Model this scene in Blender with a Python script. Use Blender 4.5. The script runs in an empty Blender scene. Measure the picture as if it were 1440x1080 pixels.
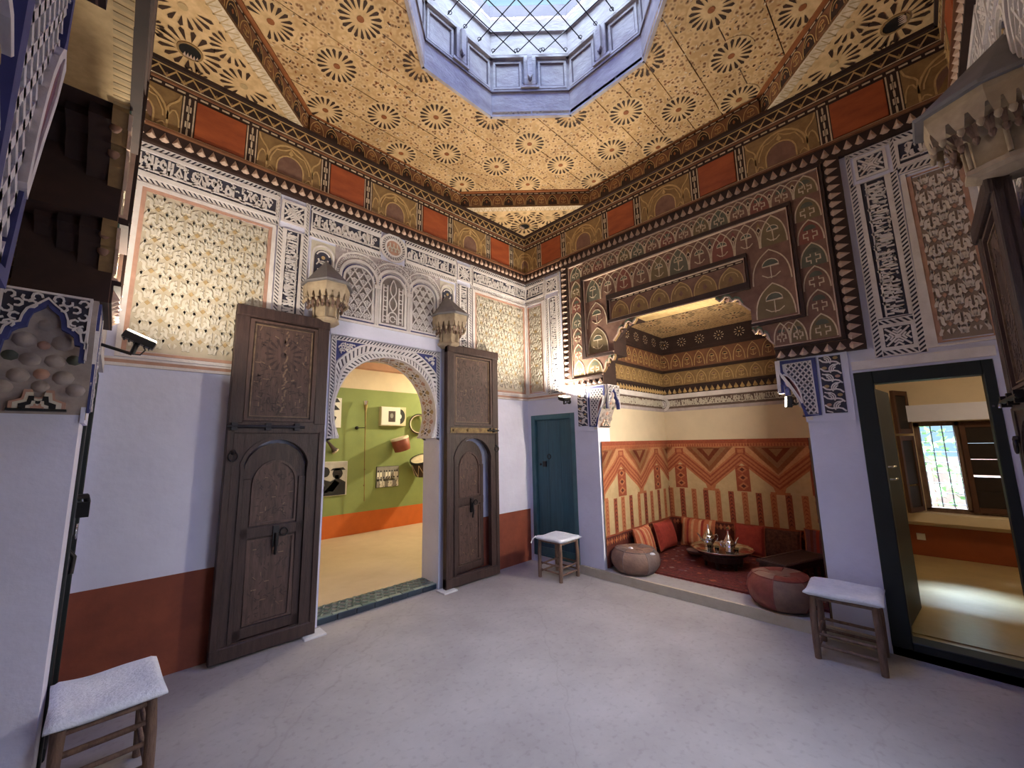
import bpy, math, random
from mathutils import Vector, Matrix
PI = math.pi
S, C = math.sin, math.cos
scene = bpy.context.scene
col = scene.collection

# ------------------------------------------------------------------ camera
F_PX, CAM = 563.753, Vector((-4.269, -4.010, 1.6))
YAW, PITCH, ROLL = 0.7929, 0.1467, -0.0186
fwd = Vector((C(PITCH)*C(YAW), C(PITCH)*S(YAW), S(PITCH)))
rgt = Vector((S(YAW), -C(YAW), 0.0)); upv = rgt.cross(fwd)
r2 = rgt*C(ROLL) + upv*S(ROLL); u2 = -rgt*S(ROLL) + upv*C(ROLL)
cd = bpy.data.cameras.new('camera'); cam = bpy.data.objects.new('camera', cd); col.objects.link(cam)
cd.sensor_width = 36.0; cd.sensor_fit = 'HORIZONTAL'; cd.lens = 36.0*F_PX/1440.0
cd.clip_start = 0.02; cd.clip_end = 200
m = Matrix((r2, u2, -fwd)).transposed().to_4x4(); m.translation = CAM
cam.matrix_world = m
scene.camera = cam

# ------------------------------------------------------------------ light
scene.view_settings.view_transform = 'Standard'
scene.view_settings.look = 'None'
scene.view_settings.gamma = 1.0
scene.view_settings.use_curve_mapping = False
scene.view_settings.exposure = 0.25
scene.cycles.max_bounces = 8
scene.cycles.diffuse_bounces = 5
scene.cycles.sample_clamp_indirect = 6.0
scene.cycles.caustics_reflective = False
scene.cycles.caustics_refractive = False
w = bpy.data.worlds.new('sky'); scene.world = w; w.use_nodes = True
w.node_tree.nodes['Background'].inputs[0].default_value = (0.62, 0.82, 1.0, 1)
w.node_tree.nodes['Background'].inputs[1].default_value = 1.0

def area(name, loc, target, sx, sy, power, color, spread=None):
    l = bpy.data.lights.new(name, 'AREA'); l.shape = 'RECTANGLE'; l.size = sx; l.size_y = sy
    l.energy = power; l.color = color
    if spread: l.spread = spread
    o = bpy.data.objects.new(name, l); col.objects.link(o); o.location = loc
    d = Vector(target) - Vector(loc)
    o.rotation_euler = d.to_track_quat('-Z', 'Y').to_euler()
    return o
COOL = (0.87, 0.88, 1.0)
WARM = (1.0, 0.87, 0.69)
area('skylight_daylight', (-2.2, -2.25, 8.2), (-2.2, -2.25, 0), 2.8, 2.8, 640, COOL)
area('courtyard_daylight', (-2.2, -6.4, 2.3), (-2.2, 0, 1.0), 2.6, 2.8, 100, COOL)
area('garden_daylight', (4.4, -4.1, 2.95), (2.2, -4.05, 0.2), 0.9, 0.9, 4200, (0.74, 0.84, 1.0))
area('side_room_fill', (1.7, -4.9, 2.7), (1.7, -4.6, 0), 0.5, 0.5, 12, (1.0, 0.78, 0.52))  # warm fill added to brighten the side room, no lamp behind it
sl = bpy.data.lights.new('sun', 'SUN'); sl.energy = 9.0; sl.angle = 0.02; sl.color = (1.0, 0.93, 0.85)
so = bpy.data.objects.new('sun', sl); col.objects.link(so); so.rotation_euler = Vector((0.05, -C(math.radians(30)), -S(math.radians(30)))).to_track_quat('-Z', 'Y').to_euler()
area('gallery_spot_light', (1.75, 2.25, 2.75), (-0.7, 3.3, 1.5), 0.10, 0.10, 85, (1.0, 0.85, 0.55))
area('gallery_fill', (-0.9, 1.9, 3.05), (-0.9, 1.9, 0), 1.6, 1.0, 21, (1.0, 0.87, 0.68))  # general fill added under the gallery ceiling, without a fixture

# ------------------------------------------------------------------ materials
MATS = {}
def mat(name, c, rough=0.75, vary=0.12, scale=6.0, c2=None, bump=0.0, bscale=40.0, metal=0.0, detail=4.0, emit=0.0, spec=None, stretch=None):
    if name in MATS: return MATS[name]
    m = bpy.data.materials.new(name); m.use_nodes = True
    nt = m.node_tree; b = nt.nodes['Principled BSDF']
    b.inputs['Roughness'].default_value = rough; b.inputs['Metallic'].default_value = metal
    if spec is not None: b.inputs['Specular IOR Level'].default_value = spec
    tc = nt.nodes.new('ShaderNodeTexCoord'); src = tc.outputs['Object']
    if stretch:
        mp = nt.nodes.new('ShaderNodeMapping'); mp.inputs['Scale'].default_value = stretch
        nt.links.new(src, mp.inputs['Vector']); src = mp.outputs['Vector']
    n = nt.nodes.new('ShaderNodeTexNoise'); n.inputs['Scale'].default_value = scale; n.inputs['Detail'].default_value = detail
    n.inputs['Roughness'].default_value = 0.6
    nt.links.new(src, n.inputs['Vector'])
    cr = nt.nodes.new('ShaderNodeValToRGB')
    if c2 is None: c2 = tuple(max(0, x*(1-2*vary)) for x in c)
    cr.color_ramp.elements[0].position = 0.32; cr.color_ramp.elements[1].position = 0.68
    cr.color_ramp.elements[0].color = (*c2, 1); cr.color_ramp.elements[1].color = (*c, 1)
    nt.links.new(n.outputs['Fac'], cr.inputs['Fac']); nt.links.new(cr.outputs['Color'], b.inputs['Base Color'])
    if bump:
        n2 = nt.nodes.new('ShaderNodeTexNoise'); n2.inputs['Scale'].default_value = bscale; n2.inputs['Detail'].default_value = 5
        nt.links.new(src, n2.inputs['Vector'])
        bp = nt.nodes.new('ShaderNodeBump'); bp.inputs['Strength'].default_value = bump; bp.inputs['Distance'].default_value = 0.02
        nt.links.new(n2.outputs['Fac'], bp.inputs['Height']); nt.links.new(bp.outputs['Normal'], b.inputs['Normal'])
    if emit:
        b.inputs['Emission Color'].default_value = (*c, 1); b.inputs['Emission Strength'].default_value = emit
    MATS[name] = m; return m

PLASTER = mat('plaster', (0.76, 0.775, 0.95), 0.85, c2=(0.68, 0.69, 0.86), scale=2.2, bump=0.25, bscale=14)
STUCCO = mat('stucco_white', (0.80, 0.76, 0.76), 0.8, c2=(0.68, 0.63, 0.62), scale=9, bump=0.15, bscale=60)
STUCCO_GREY = mat('stucco_grey', (0.50, 0.44, 0.45), 0.85, c2=(0.38, 0.33, 0.34), scale=12)
CREAM = mat('stucco_cream', (0.68, 0.64, 0.56), 0.85, c2=(0.60, 0.55, 0.46), scale=5, bump=0.15, bscale=60)
CREAM_GROUND = mat('stucco_cream_ground', (0.56, 0.50, 0.40), 0.9, c2=(0.47, 0.41, 0.31), scale=8)
OCHRE = mat('ochre_paint', (0.50, 0.36, 0.18), 0.8, scale=20)
SCREEN = mat('screen_ground', (0.24, 0.20, 0.19), 0.9, c2=(0.17, 0.14, 0.13), scale=14)
SALMON = mat('salmon_paint', (0.56, 0.33, 0.25), 0.8, scale=12)
INK = mat('ink_ground', (0.035, 0.042, 0.085), 0.8, c2=(0.06, 0.05, 0.06), scale=14)
BLUE = mat('blue_paint', (0.05, 0.06, 0.22), 0.7, scale=20)
DADO = mat('rust_dado', (0.27, 0.068, 0.034), 0.75, c2=(0.18, 0.042, 0.024), scale=3.5, bump=0.15, bscale=18)
FLOORM = None
OLDWOOD = mat('dark_wood', (0.058, 0.031, 0.027), 0.5, c2=(0.026, 0.013, 0.012), scale=7, bump=0.25, bscale=30, stretch=(6, 6, 0.7))
OLDWOOD_PALE = mat('worn_wood', (0.112, 0.064, 0.052), 0.55, c2=(0.052, 0.029, 0.025), scale=9, bump=0.2, bscale=30, stretch=(5, 5, 0.8))  # paler tone of the door wood, for panels and mouldings
WORN_PAINT = mat('worn_gold_paint', (0.25, 0.17, 0.10), 0.6, c2=(0.11, 0.065, 0.045), scale=16)
PWOOD = mat('painted_wood_brown', (0.24, 0.105, 0.05), 0.6, c2=(0.15, 0.06, 0.03), scale=9)
PWOOD_DARK = mat('painted_wood_dark', (0.045, 0.02, 0.015), 0.8, c2=(0.025, 0.012, 0.01), scale=9)
PRED = mat('painted_red_board', (0.40, 0.095, 0.030), 0.55, c2=(0.27, 0.055, 0.02), scale=5, stretch=(1, 1, 3))
PGOLD = mat('painted_gold', (0.62, 0.43, 0.20), 0.7, c2=(0.46, 0.30, 0.12), scale=20)
PGOLD_DK = mat('painted_olive', (0.33, 0.21, 0.085), 0.7, c2=(0.22, 0.13, 0.055), scale=14)
PLINE = mat('painted_cream_line', (0.72, 0.60, 0.45), 0.65, c2=(0.52, 0.41, 0.27), scale=25)
PROSE = mat('painted_rose', (0.25, 0.14, 0.10), 0.85, c2=(0.17, 0.088, 0.066), scale=12)
PGREEN = mat('painted_green', (0.11, 0.12, 0.085), 0.6, c2=(0.07, 0.08, 0.06), scale=12)
PPINK = mat('painted_pink', (0.64, 0.46, 0.36), 0.85, scale=15)
SLATE = mat('grey_roof_paint', (0.20, 0.19, 0.20), 0.7, scale=8)
WHITEWOOD = mat('whitewashed_wood', (0.46, 0.43, 0.45), 0.65, c2=(0.30, 0.26, 0.29), scale=5, bump=0.2, bscale=24, stretch=(1, 1, 2))
WHITEWOOD_DK = mat('whitewashed_seam', (0.14, 0.11, 0.14), 0.7, scale=8)
IRON = mat('iron', (0.03, 0.028, 0.03), 0.45, metal=0.7, scale=20)
BRASS = mat('worn_brass', (0.30, 0.21, 0.09), 0.6, metal=0.6, c2=(0.12, 0.075, 0.04), scale=25)
SILVER = mat('silver', (0.75, 0.74, 0.72), 0.14, metal=1.0, vary=0.08, scale=20)
TEAL = mat('teal_door_paint', (0.030, 0.105, 0.15), 0.5, c2=(0.022, 0.075, 0.105), scale=6, stretch=(6, 6, 0.5))
TEAL_LT = mat('teal_frame_paint', (0.055, 0.15, 0.19), 0.5, scale=6)
GREENBLACK = mat('bottle_green_paint', (0.005, 0.012, 0.014), 0.6, c2=(0.003, 0.007, 0.008), scale=6)
FELT = mat('white_felt', (0.86, 0.89, 0.96), 0.95, c2=(0.74, 0.78, 0.86), scale=14, bump=0.5, bscale=60)
LOG = mat('bare_log_wood', (0.23, 0.14, 0.10), 0.7, c2=(0.11, 0.065, 0.05), scale=8, bump=0.3, bscale=30, stretch=(4, 4, 1))
BLACKPL = mat('black_plastic', (0.012, 0.012, 0.013), 0.4, scale=20)
LAMPGLASS = mat('lamp_glass', (1.0, 0.83, 0.58), 0.3, emit=22.0)
LEATHER = mat('tan_leather', (0.26, 0.155, 0.115), 0.5, c2=(0.17, 0.10, 0.08), scale=9, bump=0.2, bscale=40)
LEATHER_RED = mat('red_leather', (0.24, 0.055, 0.045), 0.5, c2=(0.15, 0.035, 0.03), scale=9, bump=0.2, bscale=40)
LEATHER_GREY = mat('grey_leather', (0.20, 0.15, 0.145), 0.5, c2=(0.12, 0.085, 0.085), scale=9, bump=0.2, bscale=40)
MARBLE = mat('white_marble', (0.72, 0.72, 0.75), 0.4, vary=0.08)
CANVAS = mat('textile_cream', (0.62, 0.47, 0.27), 0.95, c2=(0.54, 0.40, 0.22), scale=14, bump=0.2, bscale=120)
T_RED = mat('textile_red', (0.36, 0.095, 0.045), 0.95, c2=(0.27, 0.06, 0.03), scale=40, bump=0.2, bscale=120)
T_ORANGE = mat('textile_orange', (0.52, 0.20, 0.09), 0.95, c2=(0.42, 0.14, 0.06), scale=40, bump=0.2, bscale=120)
T_DARK = mat('textile_maroon', (0.14, 0.028, 0.020), 0.95, c2=(0.09, 0.02, 0.016), scale=40)
CUSH_RED = mat('cushion_red', (0.36, 0.045, 0.030), 0.9, c2=(0.26, 0.03, 0.022), scale=20)
CUSH_OR = mat('cushion_orange', (0.55, 0.17, 0.08), 0.9, scale=20)
CUSH_LT = mat('cushion_peach', (0.66, 0.36, 0.20), 0.9, scale=20)
KILIM = mat('brown_kilim', (0.15, 0.06, 0.04), 0.95, c2=(0.06, 0.022, 0.018), scale=30)
PURPLE = mat('purple_weave', (0.17, 0.06, 0.08), 0.95, scale=30)
GREENWALL = mat('olive_green_wall', (0.26, 0.32, 0.11), 0.85, vary=0.06, scale=3)
ORANGEWALL = mat('orange_dado', (0.62, 0.14, 0.02), 0.75, vary=0.08, scale=4)
CREAMWALL = mat('cream_wall', (0.74, 0.62, 0.45), 0.85, vary=0.05, scale=3, bump=0.15, bscale=14)
PINKBEAM = mat('pink_ceiling', (0.62, 0.36, 0.26), 0.85, scale=3)
TILE_G = mat('glazed_green_tile', (0.14, 0.20, 0.19), 0.3, c2=(0.075, 0.12, 0.12), scale=5)
TILE_L = mat('glazed_pale_tile', (0.27, 0.33, 0.30), 0.3, c2=(0.17, 0.22, 0.21), scale=5)
TILE_D = mat('glazed_dark_tile', (0.028, 0.05, 0.075), 0.5, c2=(0.015, 0.025, 0.045), scale=5)
GROUT = mat('grout', (0.16, 0.15, 0.15), 0.9)
WHITE = mat('white_card', (0.80, 0.77, 0.68), 0.6, vary=0.03)
BLACK = mat('black_print', (0.010, 0.010, 0.011), 0.5)
GREYP = mat('grey_print', (0.28, 0.27, 0.25), 0.6, scale=30)
SKIN = mat('drum_skin', (0.68, 0.58, 0.42), 0.7, scale=10)
DRUMRED = mat('drum_red_wood', (0.28, 0.075, 0.045), 0.5, scale=10)
DRUMDARK = mat('drum_dark_wood', (0.055, 0.03, 0.028), 0.5, scale=10)
HORNM = mat('horn_brass', (0.30, 0.22, 0.08), 0.45, metal=0.6, scale=10)
TERR = mat('garden_earth', (0.72, 0.58, 0.54), 0.9, scale=2)
LEAF = mat('garden_leaf', (0.30, 0.50, 0.20), 0.8, c2=(0.16, 0.34, 0.10), scale=6)
OUTLET = mat('outlet_plastic', (0.66, 0.62, 0.56), 0.5, vary=0.03)

def floor_mat(name, c, c2, rough, crack=True):
    m = bpy.data.materials.new(name); m.use_nodes = True
    nt = m.node_tree; b = nt.nodes['Principled BSDF']; L = nt.links.new
    tc = nt.nodes.new('ShaderNodeTexCoord')
    n1 = nt.nodes.new('ShaderNodeTexNoise'); n1.inputs['Scale'].default_value = 1.3; n1.inputs['Detail'].default_value = 7; n1.inputs['Roughness'].default_value = 0.65
    L(tc.outputs['Object'], n1.inputs['Vector'])
    cr = nt.nodes.new('ShaderNodeValToRGB'); cr.color_ramp.elements[0].position = 0.36; cr.color_ramp.elements[1].position = 0.66
    cr.color_ramp.elements[0].color = (*c2, 1); cr.color_ramp.elements[1].color = (*c, 1)
    L(n1.outputs['Fac'], cr.inputs['Fac'])
    last = cr.outputs['Color']
    if crack:
        nz = nt.nodes.new('ShaderNodeTexNoise'); nz.inputs['Scale'].default_value = 2.5; nz.inputs['Detail'].default_value = 4
        L(tc.outputs['Object'], nz.inputs['Vector'])
        mx = nt.nodes.new('ShaderNodeMixRGB'); mx.inputs[0].default_value = 0.22
        L(tc.outputs['Object'], mx.inputs[1]); L(nz.outputs['Color'], mx.inputs[2])
        v = nt.nodes.new('ShaderNodeTexVoronoi'); v.feature = 'DISTANCE_TO_EDGE'; v.inputs['Scale'].default_value = 0.55
        L(mx.outputs['Color'], v.inputs['Vector'])
        c3 = nt.nodes.new('ShaderNodeValToRGB'); c3.color_ramp.elements[0].position = 0.0; c3.color_ramp.elements[1].position = 0.003
        c3.color_ramp.elements[0].color = (0.90, 0.89, 0.88, 1); c3.color_ramp.elements[1].color = (1, 1, 1, 1)
        L(v.outputs['Distance'], c3.inputs['Fac'])
        ml = nt.nodes.new('ShaderNodeMixRGB'); ml.blend_type = 'MULTIPLY'; ml.inputs[0].default_value = 1
        L(last, ml.inputs[1]); L(c3.outputs['Color'], ml.inputs[2]); last = ml.outputs['Color']
        n3 = nt.nodes.new('ShaderNodeTexNoise'); n3.inputs['Scale'].default_value = 26; n3.inputs['Detail'].default_value = 3
        L(tc.outputs['Object'], n3.inputs['Vector'])
        c4 = nt.nodes.new('ShaderNodeValToRGB'); c4.color_ramp.elements[0].position = 0.30; c4.color_ramp.elements[1].position = 0.45
        c4.color_ramp.elements[0].color = (0.86, 0.85, 0.84, 1); c4.color_ramp.elements[1].color = (1, 1, 1, 1)
        L(n3.outputs['Fac'], c4.inputs['Fac'])
        m3 = nt.nodes.new('ShaderNodeMixRGB'); m3.blend_type = 'MULTIPLY'; m3.inputs[0].default_value = 1
        L(last, m3.inputs[1]); L(c4.outputs['Color'], m3.inputs[2]); last = m3.outputs['Color']
    L(last, b.inputs['Base Color'])
    b.inputs['Roughness'].default_value = rough
    bp = nt.nodes.new('ShaderNodeBump'); bp.inputs['Strength'].default_value = 0.12; bp.inputs['Distance'].default_value = 0.02
    n4 = nt.nodes.new('ShaderNodeTexNoise'); n4.inputs['Scale'].default_value = 9; n4.inputs['Detail'].default_value = 6
    L(tc.outputs['Object'], n4.inputs['Vector']); L(n4.outputs['Fac'], bp.inputs['Height']); L(bp.outputs['Normal'], b.inputs['Normal'])
    return m
FLOORM = floor_mat('worn_concrete', (0.43, 0.405, 0.41), (0.33, 0.305, 0.31), 0.55)
FLOOR_G = floor_mat('gallery_floor', (0.56, 0.44, 0.30), (0.46, 0.35, 0.23), 0.5, False)
FLOOR_R = floor_mat('side_room_floor', (0.50, 0.40, 0.20), (0.34, 0.26, 0.12), 0.28, False)

def ceiling_mat():
    # gilded ground with a dense scatter of painted specks
    m = bpy.data.materials.new('painted_ceiling'); m.use_nodes = True
    nt = m.node_tree; b = nt.nodes['Principled BSDF']; L = nt.links.new
    tc = nt.nodes.new('ShaderNodeTexCoord')
    v = nt.nodes.new('ShaderNodeTexVoronoi'); v.inputs['Scale'].default_value = 22
    L(tc.outputs['Object'], v.inputs['Vector'])
    r1 = nt.nodes.new('ShaderNodeValToRGB'); e = r1.color_ramp.elements
    e[0].position = 0.16; e[0].color = (0.20, 0.085, 0.03, 1); e[1].position = 0.42; e[1].color = (0.72, 0.50, 0.27, 1)
    x = e.new(0.72); x.color = (0.58, 0.37, 0.17, 1)
    L(v.outputs['Distance'], r1.inputs['Fac'])
    v2 = nt.nodes.new('ShaderNodeTexVoronoi'); v2.inputs['Scale'].default_value = 15
    L(tc.outputs['Object'], v2.inputs['Vector'])
    r2 = nt.nodes.new('ShaderNodeValToRGB'); e = r2.color_ramp.elements
    e[0].position = 0.07; e[0].color = (1, 1, 1, 1); e[1].position = 0.11; e[1].color = (0, 0, 0, 1)
    L(v2.outputs['Distance'], r2.inputs['Fac'])
    mx = nt.nodes.new('ShaderNodeMixRGB'); mx.inputs[2].default_value = (0.72, 0.56, 0.34, 1)
    L(r2.outputs['Color'], mx.inputs[0]); L(r1.outputs['Color'], mx.inputs[1])
    n = nt.nodes.new('ShaderNodeTexNoise'); n.inputs['Scale'].default_value = 3; n.inputs['Detail'].default_value = 4
    L(tc.outputs['Object'], n.inputs['Vector'])
    r3 = nt.nodes.new('ShaderNodeValToRGB'); r3.color_ramp.elements[0].color = (0.72, 0.68, 0.62, 1); r3.color_ramp.elements[0].position = 0.3
    r3.color_ramp.elements[1].position = 0.65
    L(n.outputs['Fac'], r3.inputs['Fac'])
    ml = nt.nodes.new('ShaderNodeMixRGB'); ml.blend_type = 'MULTIPLY'; ml.inputs[0].default_value = 1
    L(mx.outputs['Color'], ml.inputs[1]); L(r3.outputs['Color'], ml.inputs[2])
    L(ml.outputs['Color'], b.inputs['Base Color']); b.inputs['Roughness'].default_value = 0.65
    return m
CEILM = ceiling_mat()
CEIL_STAR = mat('ceiling_star_gold', (0.70, 0.49, 0.26), 0.65, c2=(0.52, 0.34, 0.16), scale=14)
CEIL_DARK = mat('ceiling_petal', (0.045, 0.020, 0.010), 0.65, scale=20)
CEIL_RUST = mat('ceiling_rust', (0.30, 0.10, 0.03), 0.6, scale=10)
def glass_mat(name, c, rough=0.02):
    m = bpy.data.materials.new(name); m.use_nodes = True
    nt = m.node_tree; nt.nodes.clear()
    o = nt.nodes.new('ShaderNodeOutputMaterial'); t = nt.nodes.new('ShaderNodeBsdfTransparent'); t.inputs[0].default_value = (*c, 1)
    g = nt.nodes.new('ShaderNodeBsdfGlossy'); g.inputs['Roughness'].default_value = rough
    fr = nt.nodes.new('ShaderNodeFresnel'); fr.inputs['IOR'].default_value = 1.45
    mx = nt.nodes.new('ShaderNodeMixShader')
    nt.links.new(fr.outputs[0], mx.inputs[0]); nt.links.new(t.outputs[0], mx.inputs[1]); nt.links.new(g.outputs[0], mx.inputs[2])
    nt.links.new(mx.outputs[0], o.inputs[0]); return m
GLASS = glass_mat('clear_glass', (0.86, 0.95, 1.0))
GLASS_BLUE = glass_mat('blue_glass', (0.16, 0.34, 0.80))
GLASS_VIOLET = glass_mat('violet_glass', (0.22, 0.20, 0.62))

# ------------------------------------------------------------------ mesh helpers
class Fr:
    """a flat working plane: u and v lie in it, h stands out of it"""
    def __init__(s, o, u, v, n):
        s.o, s.u, s.v, s.n = Vector(o), Vector(u), Vector(v), Vector(n)
    def __call__(s, u, v, h=0.0):
        o, a, b, n = s.o, s.u, s.v, s.n
        return (o.x + a.x*u + b.x*v + n.x*h, o.y + a.y*u + b.y*v + n.y*h, o.z + a.z*u + b.z*v + n.z*h)
    def sub(s, u, v, rot=0.0, h=0.0, flip=1):
        c_, s_ = C(rot), S(rot)
        return Fr(s(u, v, h), s.u*c_ + s.v*s_, (s.v*c_ - s.u*s_)*flip, s.n)
class Warp:
    def __init__(s, fn): s.fn = fn
    def __call__(s, u, v, h=0.0): return s.fn(u, v, h)
XY = Fr((0, 0, 0), (1, 0, 0), (0, 1, 0), (0, 0, 1))
FB = Fr((0, 0, 0), (1, 0, 0), (0, 0, 1), (0, -1, 0))     # wall with the arch
FRW = Fr((0, 0, 0), (0, 1, 0), (0, 0, 1), (-1, 0, 0))    # wall with the alcove

class MB:
    def __init__(s): s.v, s.f, s.m, s.mats, s.sm = [], [], [], [], []
    def mi(s, mt):
        if mt not in s.mats: s.mats.append(mt)
        return s.mats.index(mt)
    def add(s, vs, fs, mt, smooth=False):
        k = len(s.v); i = s.mi(mt); s.v.extend(vs)
        for f in fs: s.f.append(tuple(a + k for a in f))
        s.m.extend([i]*len(fs)); s.sm.extend([smooth]*len(fs)); return s
    def box(s, F, u0, u1, v0, v1, h0, h1, mt):
        vs = [F(u, v, h) for h in (h0, h1) for (u, v) in ((u0, v0), (u1, v0), (u1, v1), (u0, v1))]
        return s.add(vs, [(3, 2, 1, 0), (4, 5, 6, 7), (0, 1, 5, 4), (1, 2, 6, 5), (2, 3, 7, 6), (3, 0, 4, 7)], mt)
    def bevbox(s, F, u0, u1, v0, v1, h0, h1, b, mt):
        vs = [F(*p) for p in ((u0, v0, h0), (u1, v0, h0), (u1, v1, h0), (u0, v1, h0), (u0, v0, h1-b), (u1, v0, h1-b), (u1, v1, h1-b), (u0, v1, h1-b),
              (u0+b, v0+b, h1), (u1-b, v0+b, h1), (u1-b, v1-b, h1), (u0+b, v1-b, h1))]
        fs = [(3, 2, 1, 0), (8, 9, 10, 11)]
        for k in range(4):
            j = (k+1) % 4; fs += [(k, j, 4+j, 4+k), (4+k, 4+j, 8+j, 8+k)]
        return s.add(vs, fs, mt)
    def prism(s, F, poly, h0, h1, mt, side=None, back=False):
        n = len(poly)
        s.add([F(u, v, h1) for u, v in poly], [tuple(range(n))], mt)
        if back: s.add([F(u, v, h0) for u, v in poly], [tuple(range(n-1, -1, -1))], mt)
        if h1 != h0:
            vs = [F(u, v, h0) for u, v in poly] + [F(u, v, h1) for u, v in poly]
            s.add(vs, [(k, (k+1) % n, n+(k+1) % n, n+k) for k in range(n)], side or mt)
        return s
    def strip(s, F, pts, wd, h0, h1, mt, closed=False):
        n = len(pts)
        if n < 2: return s
        L, R = [], []
        for k in range(n):
            a = pts[k-1] if (k > 0 or closed) else pts[k]
            b = pts[(k+1) % n] if (k < n-1 or closed) else pts[k]
            dx, dy = b[0]-a[0], b[1]-a[1]; d = math.hypot(dx, dy) or 1e-9
            nx, ny = -dy/d*wd/2, dx/d*wd/2
            if 0 < k < n-1 or closed:
                e1 = (pts[k][0]-a[0], pts[k][1]-a[1]); l1 = math.hypot(*e1) or 1e-9
                cs = max(0.5, abs((e1[0]*dx+e1[1]*dy)/(l1*d)))
                nx, ny = nx/cs, ny/cs
            L.append((pts[k][0]+nx, pts[k][1]+ny)); R.append((pts[k][0]-nx, pts[k][1]-ny))
        vs = [F(u, v, h1) for u, v in L] + [F(u, v, h1) for u, v in R]
        flat = (h0 == h1)
        if not flat: vs += [F(u, v, h0) for u, v in L] + [F(u, v, h0) for u, v in R]
        fs = []
        for k in range(n if closed else n-1):
            j = (k+1) % n
            fs.append((k, n+k, n+j, j))
            if not flat: fs += [(2*n+k, k, j, 2*n+j), (n+k, 3*n+k, 3*n+j, n+j)]
        if not closed and not flat: fs += [(0, 2*n, 3*n, n), (n-1, 2*n-1, 4*n-1, 3*n-1)]
        return s.add(vs, fs, mt)
    def tube(s, pts, r, mt, n=8, caps=True, smooth=True):
        pts = [Vector(p) for p in pts]; K = len(pts)
        rs = r if isinstance(r, (list, tuple)) else [r]*K
        vs, fs = [], []; ref = None
        for k in range(K):
            t = (pts[min(k+1, K-1)] - pts[max(k-1, 0)]).normalized()
            if ref is None:
                ref = t.cross(Vector((0, 0, 1)))
                if ref.length < 1e-3: ref = t.cross(Vector((1, 0, 0)))
            x = (ref - t*ref.dot(t)).normalized(); y = t.cross(x); ref = x
            for j in range(n):
                a = 2*PI*j/n; q = pts[k] + x*(rs[k]*C(a)) + y*(rs[k]*S(a)); vs.append(tuple(q))
        for k in range(K-1):
            for j in range(n):
                fs.append((k*n+j, k*n+(j+1) % n, (k+1)*n+(j+1) % n, (k+1)*n+j))
        s.add(vs, fs, mt, smooth)
        if caps:
            s.add(vs[:n], [tuple(range(n-1, -1, -1))], mt); s.add(vs[-n:], [tuple(range(n))], mt)
        return s
    def lathe(s, prof, mt, o=(0, 0, 0), n=20, axis=(0, 0, 1), smooth=True, fn=None):
        ax = Vector(axis).normalized(); x = ax.orthogonal().normalized() if abs(ax.z) < 0.999 else Vector((1, 0, 0)); y = ax.cross(x); o = Vector(o)
        vs, fs = [], []
        for r, z in prof:
            for j in range(n):
                a = 2*PI*j/n; rr = r*(fn(a, z) if fn else 1)
                vs.append(tuple(o + ax*z + x*(rr*C(a)) + y*(rr*S(a))))
        for k in range(len(prof)-1):
            for j in range(n):
                fs.append((k*n+j, k*n+(j+1) % n, (k+1)*n+(j+1) % n, (k+1)*n+j))
        return s.add(vs, fs, mt, smooth)
    def grid(s, fn, nu, nv, mt, smooth=True):
        vs = [fn(i/nu, j/nv) for j in range(nv+1) for i in range(nu+1)]; W = nu+1
        return s.add(vs, [(j*W+i, j*W+i+1, (j+1)*W+i+1, (j+1)*W+i) for j in range(nv) for i in range(nu)], mt, smooth)
    def obj(s, name, parent=None, loc=None):
        me = bpy.data.meshes.new(name)
        vs = s.v
        if loc is not None: vs = [(x-loc[0], y-loc[1], z-loc[2]) for x, y, z in vs]
        me.from_pydata(vs, [], s.f)
        for mt in s.mats: me.materials.append(mt)
        me.polygons.foreach_set('material_index', s.m); me.polygons.foreach_set('use_smooth', s.sm); me.update()
        o = bpy.data.objects.new(name, me); col.objects.link(o)
        if loc is not None: o.location = loc
        if parent is not None:
            o.parent = parent
            o.matrix_parent_inverse = Matrix.Identity(4)
            if loc is None: o.location = -Vector(parent.location) if parent.type == 'EMPTY' else (0, 0, 0)
            else: o.location = Vector(loc) - Vector(parent.location)
        return o
def tag(o, label=None, cat=None, group=None, kind=None):
    if label: o['label'] = label
    if cat: o['category'] = cat
    if group: o['group'] = group
    if kind: o['kind'] = kind
    return o
def thing(name, loc, label, cat, group=None):
    o = bpy.data.objects.new(name, None); o.empty_display_size = 0.05; col.objects.link(o); o.location = loc
    return tag(o, label, cat, group)
def struct(name, mb):
    return tag(mb.obj(name), kind='structure')
def copy_tree(o, parent=None):
    c = o.copy(); col.objects.link(c)
    if parent is not None: c.parent = parent
    for ch in list(o.children): copy_tree(ch, c)
    return c
MID = Vector((-2.2, -2.25, 0))
def turned(o, label=None, group=None):
    """the room repeats itself half a turn round: a copy of a thing on the opposite wall"""
    c = copy_tree(o)
    l = Vector(c.location); c.location = (2*MID.x - l.x, 2*MID.y - l.y, l.z)
    c.rotation_euler = (0, 0, c.rotation_euler.z + PI)
    if label: c['label'] = label
    if group: c['group'] = group
    return c
def arc(cx, cy, r, a0, a1, n=8):
    return [(cx + r*C(math.radians(a0+(a1-a0)*k/n)), cy + r*S(math.radians(a0+(a1-a0)*k/n))) for k in range(n+1)]
def bez(p0, p1, p2, p3, n=8):
    o = []
    for k in range(n+1):
        t = k/n; q = 1-t
        o.append(tuple(q**3*a+3*q*q*t*b+3*q*t*t*c_+t**3*d for a, b, c_, d in zip(p0, p1, p2, p3)))
    return o
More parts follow.
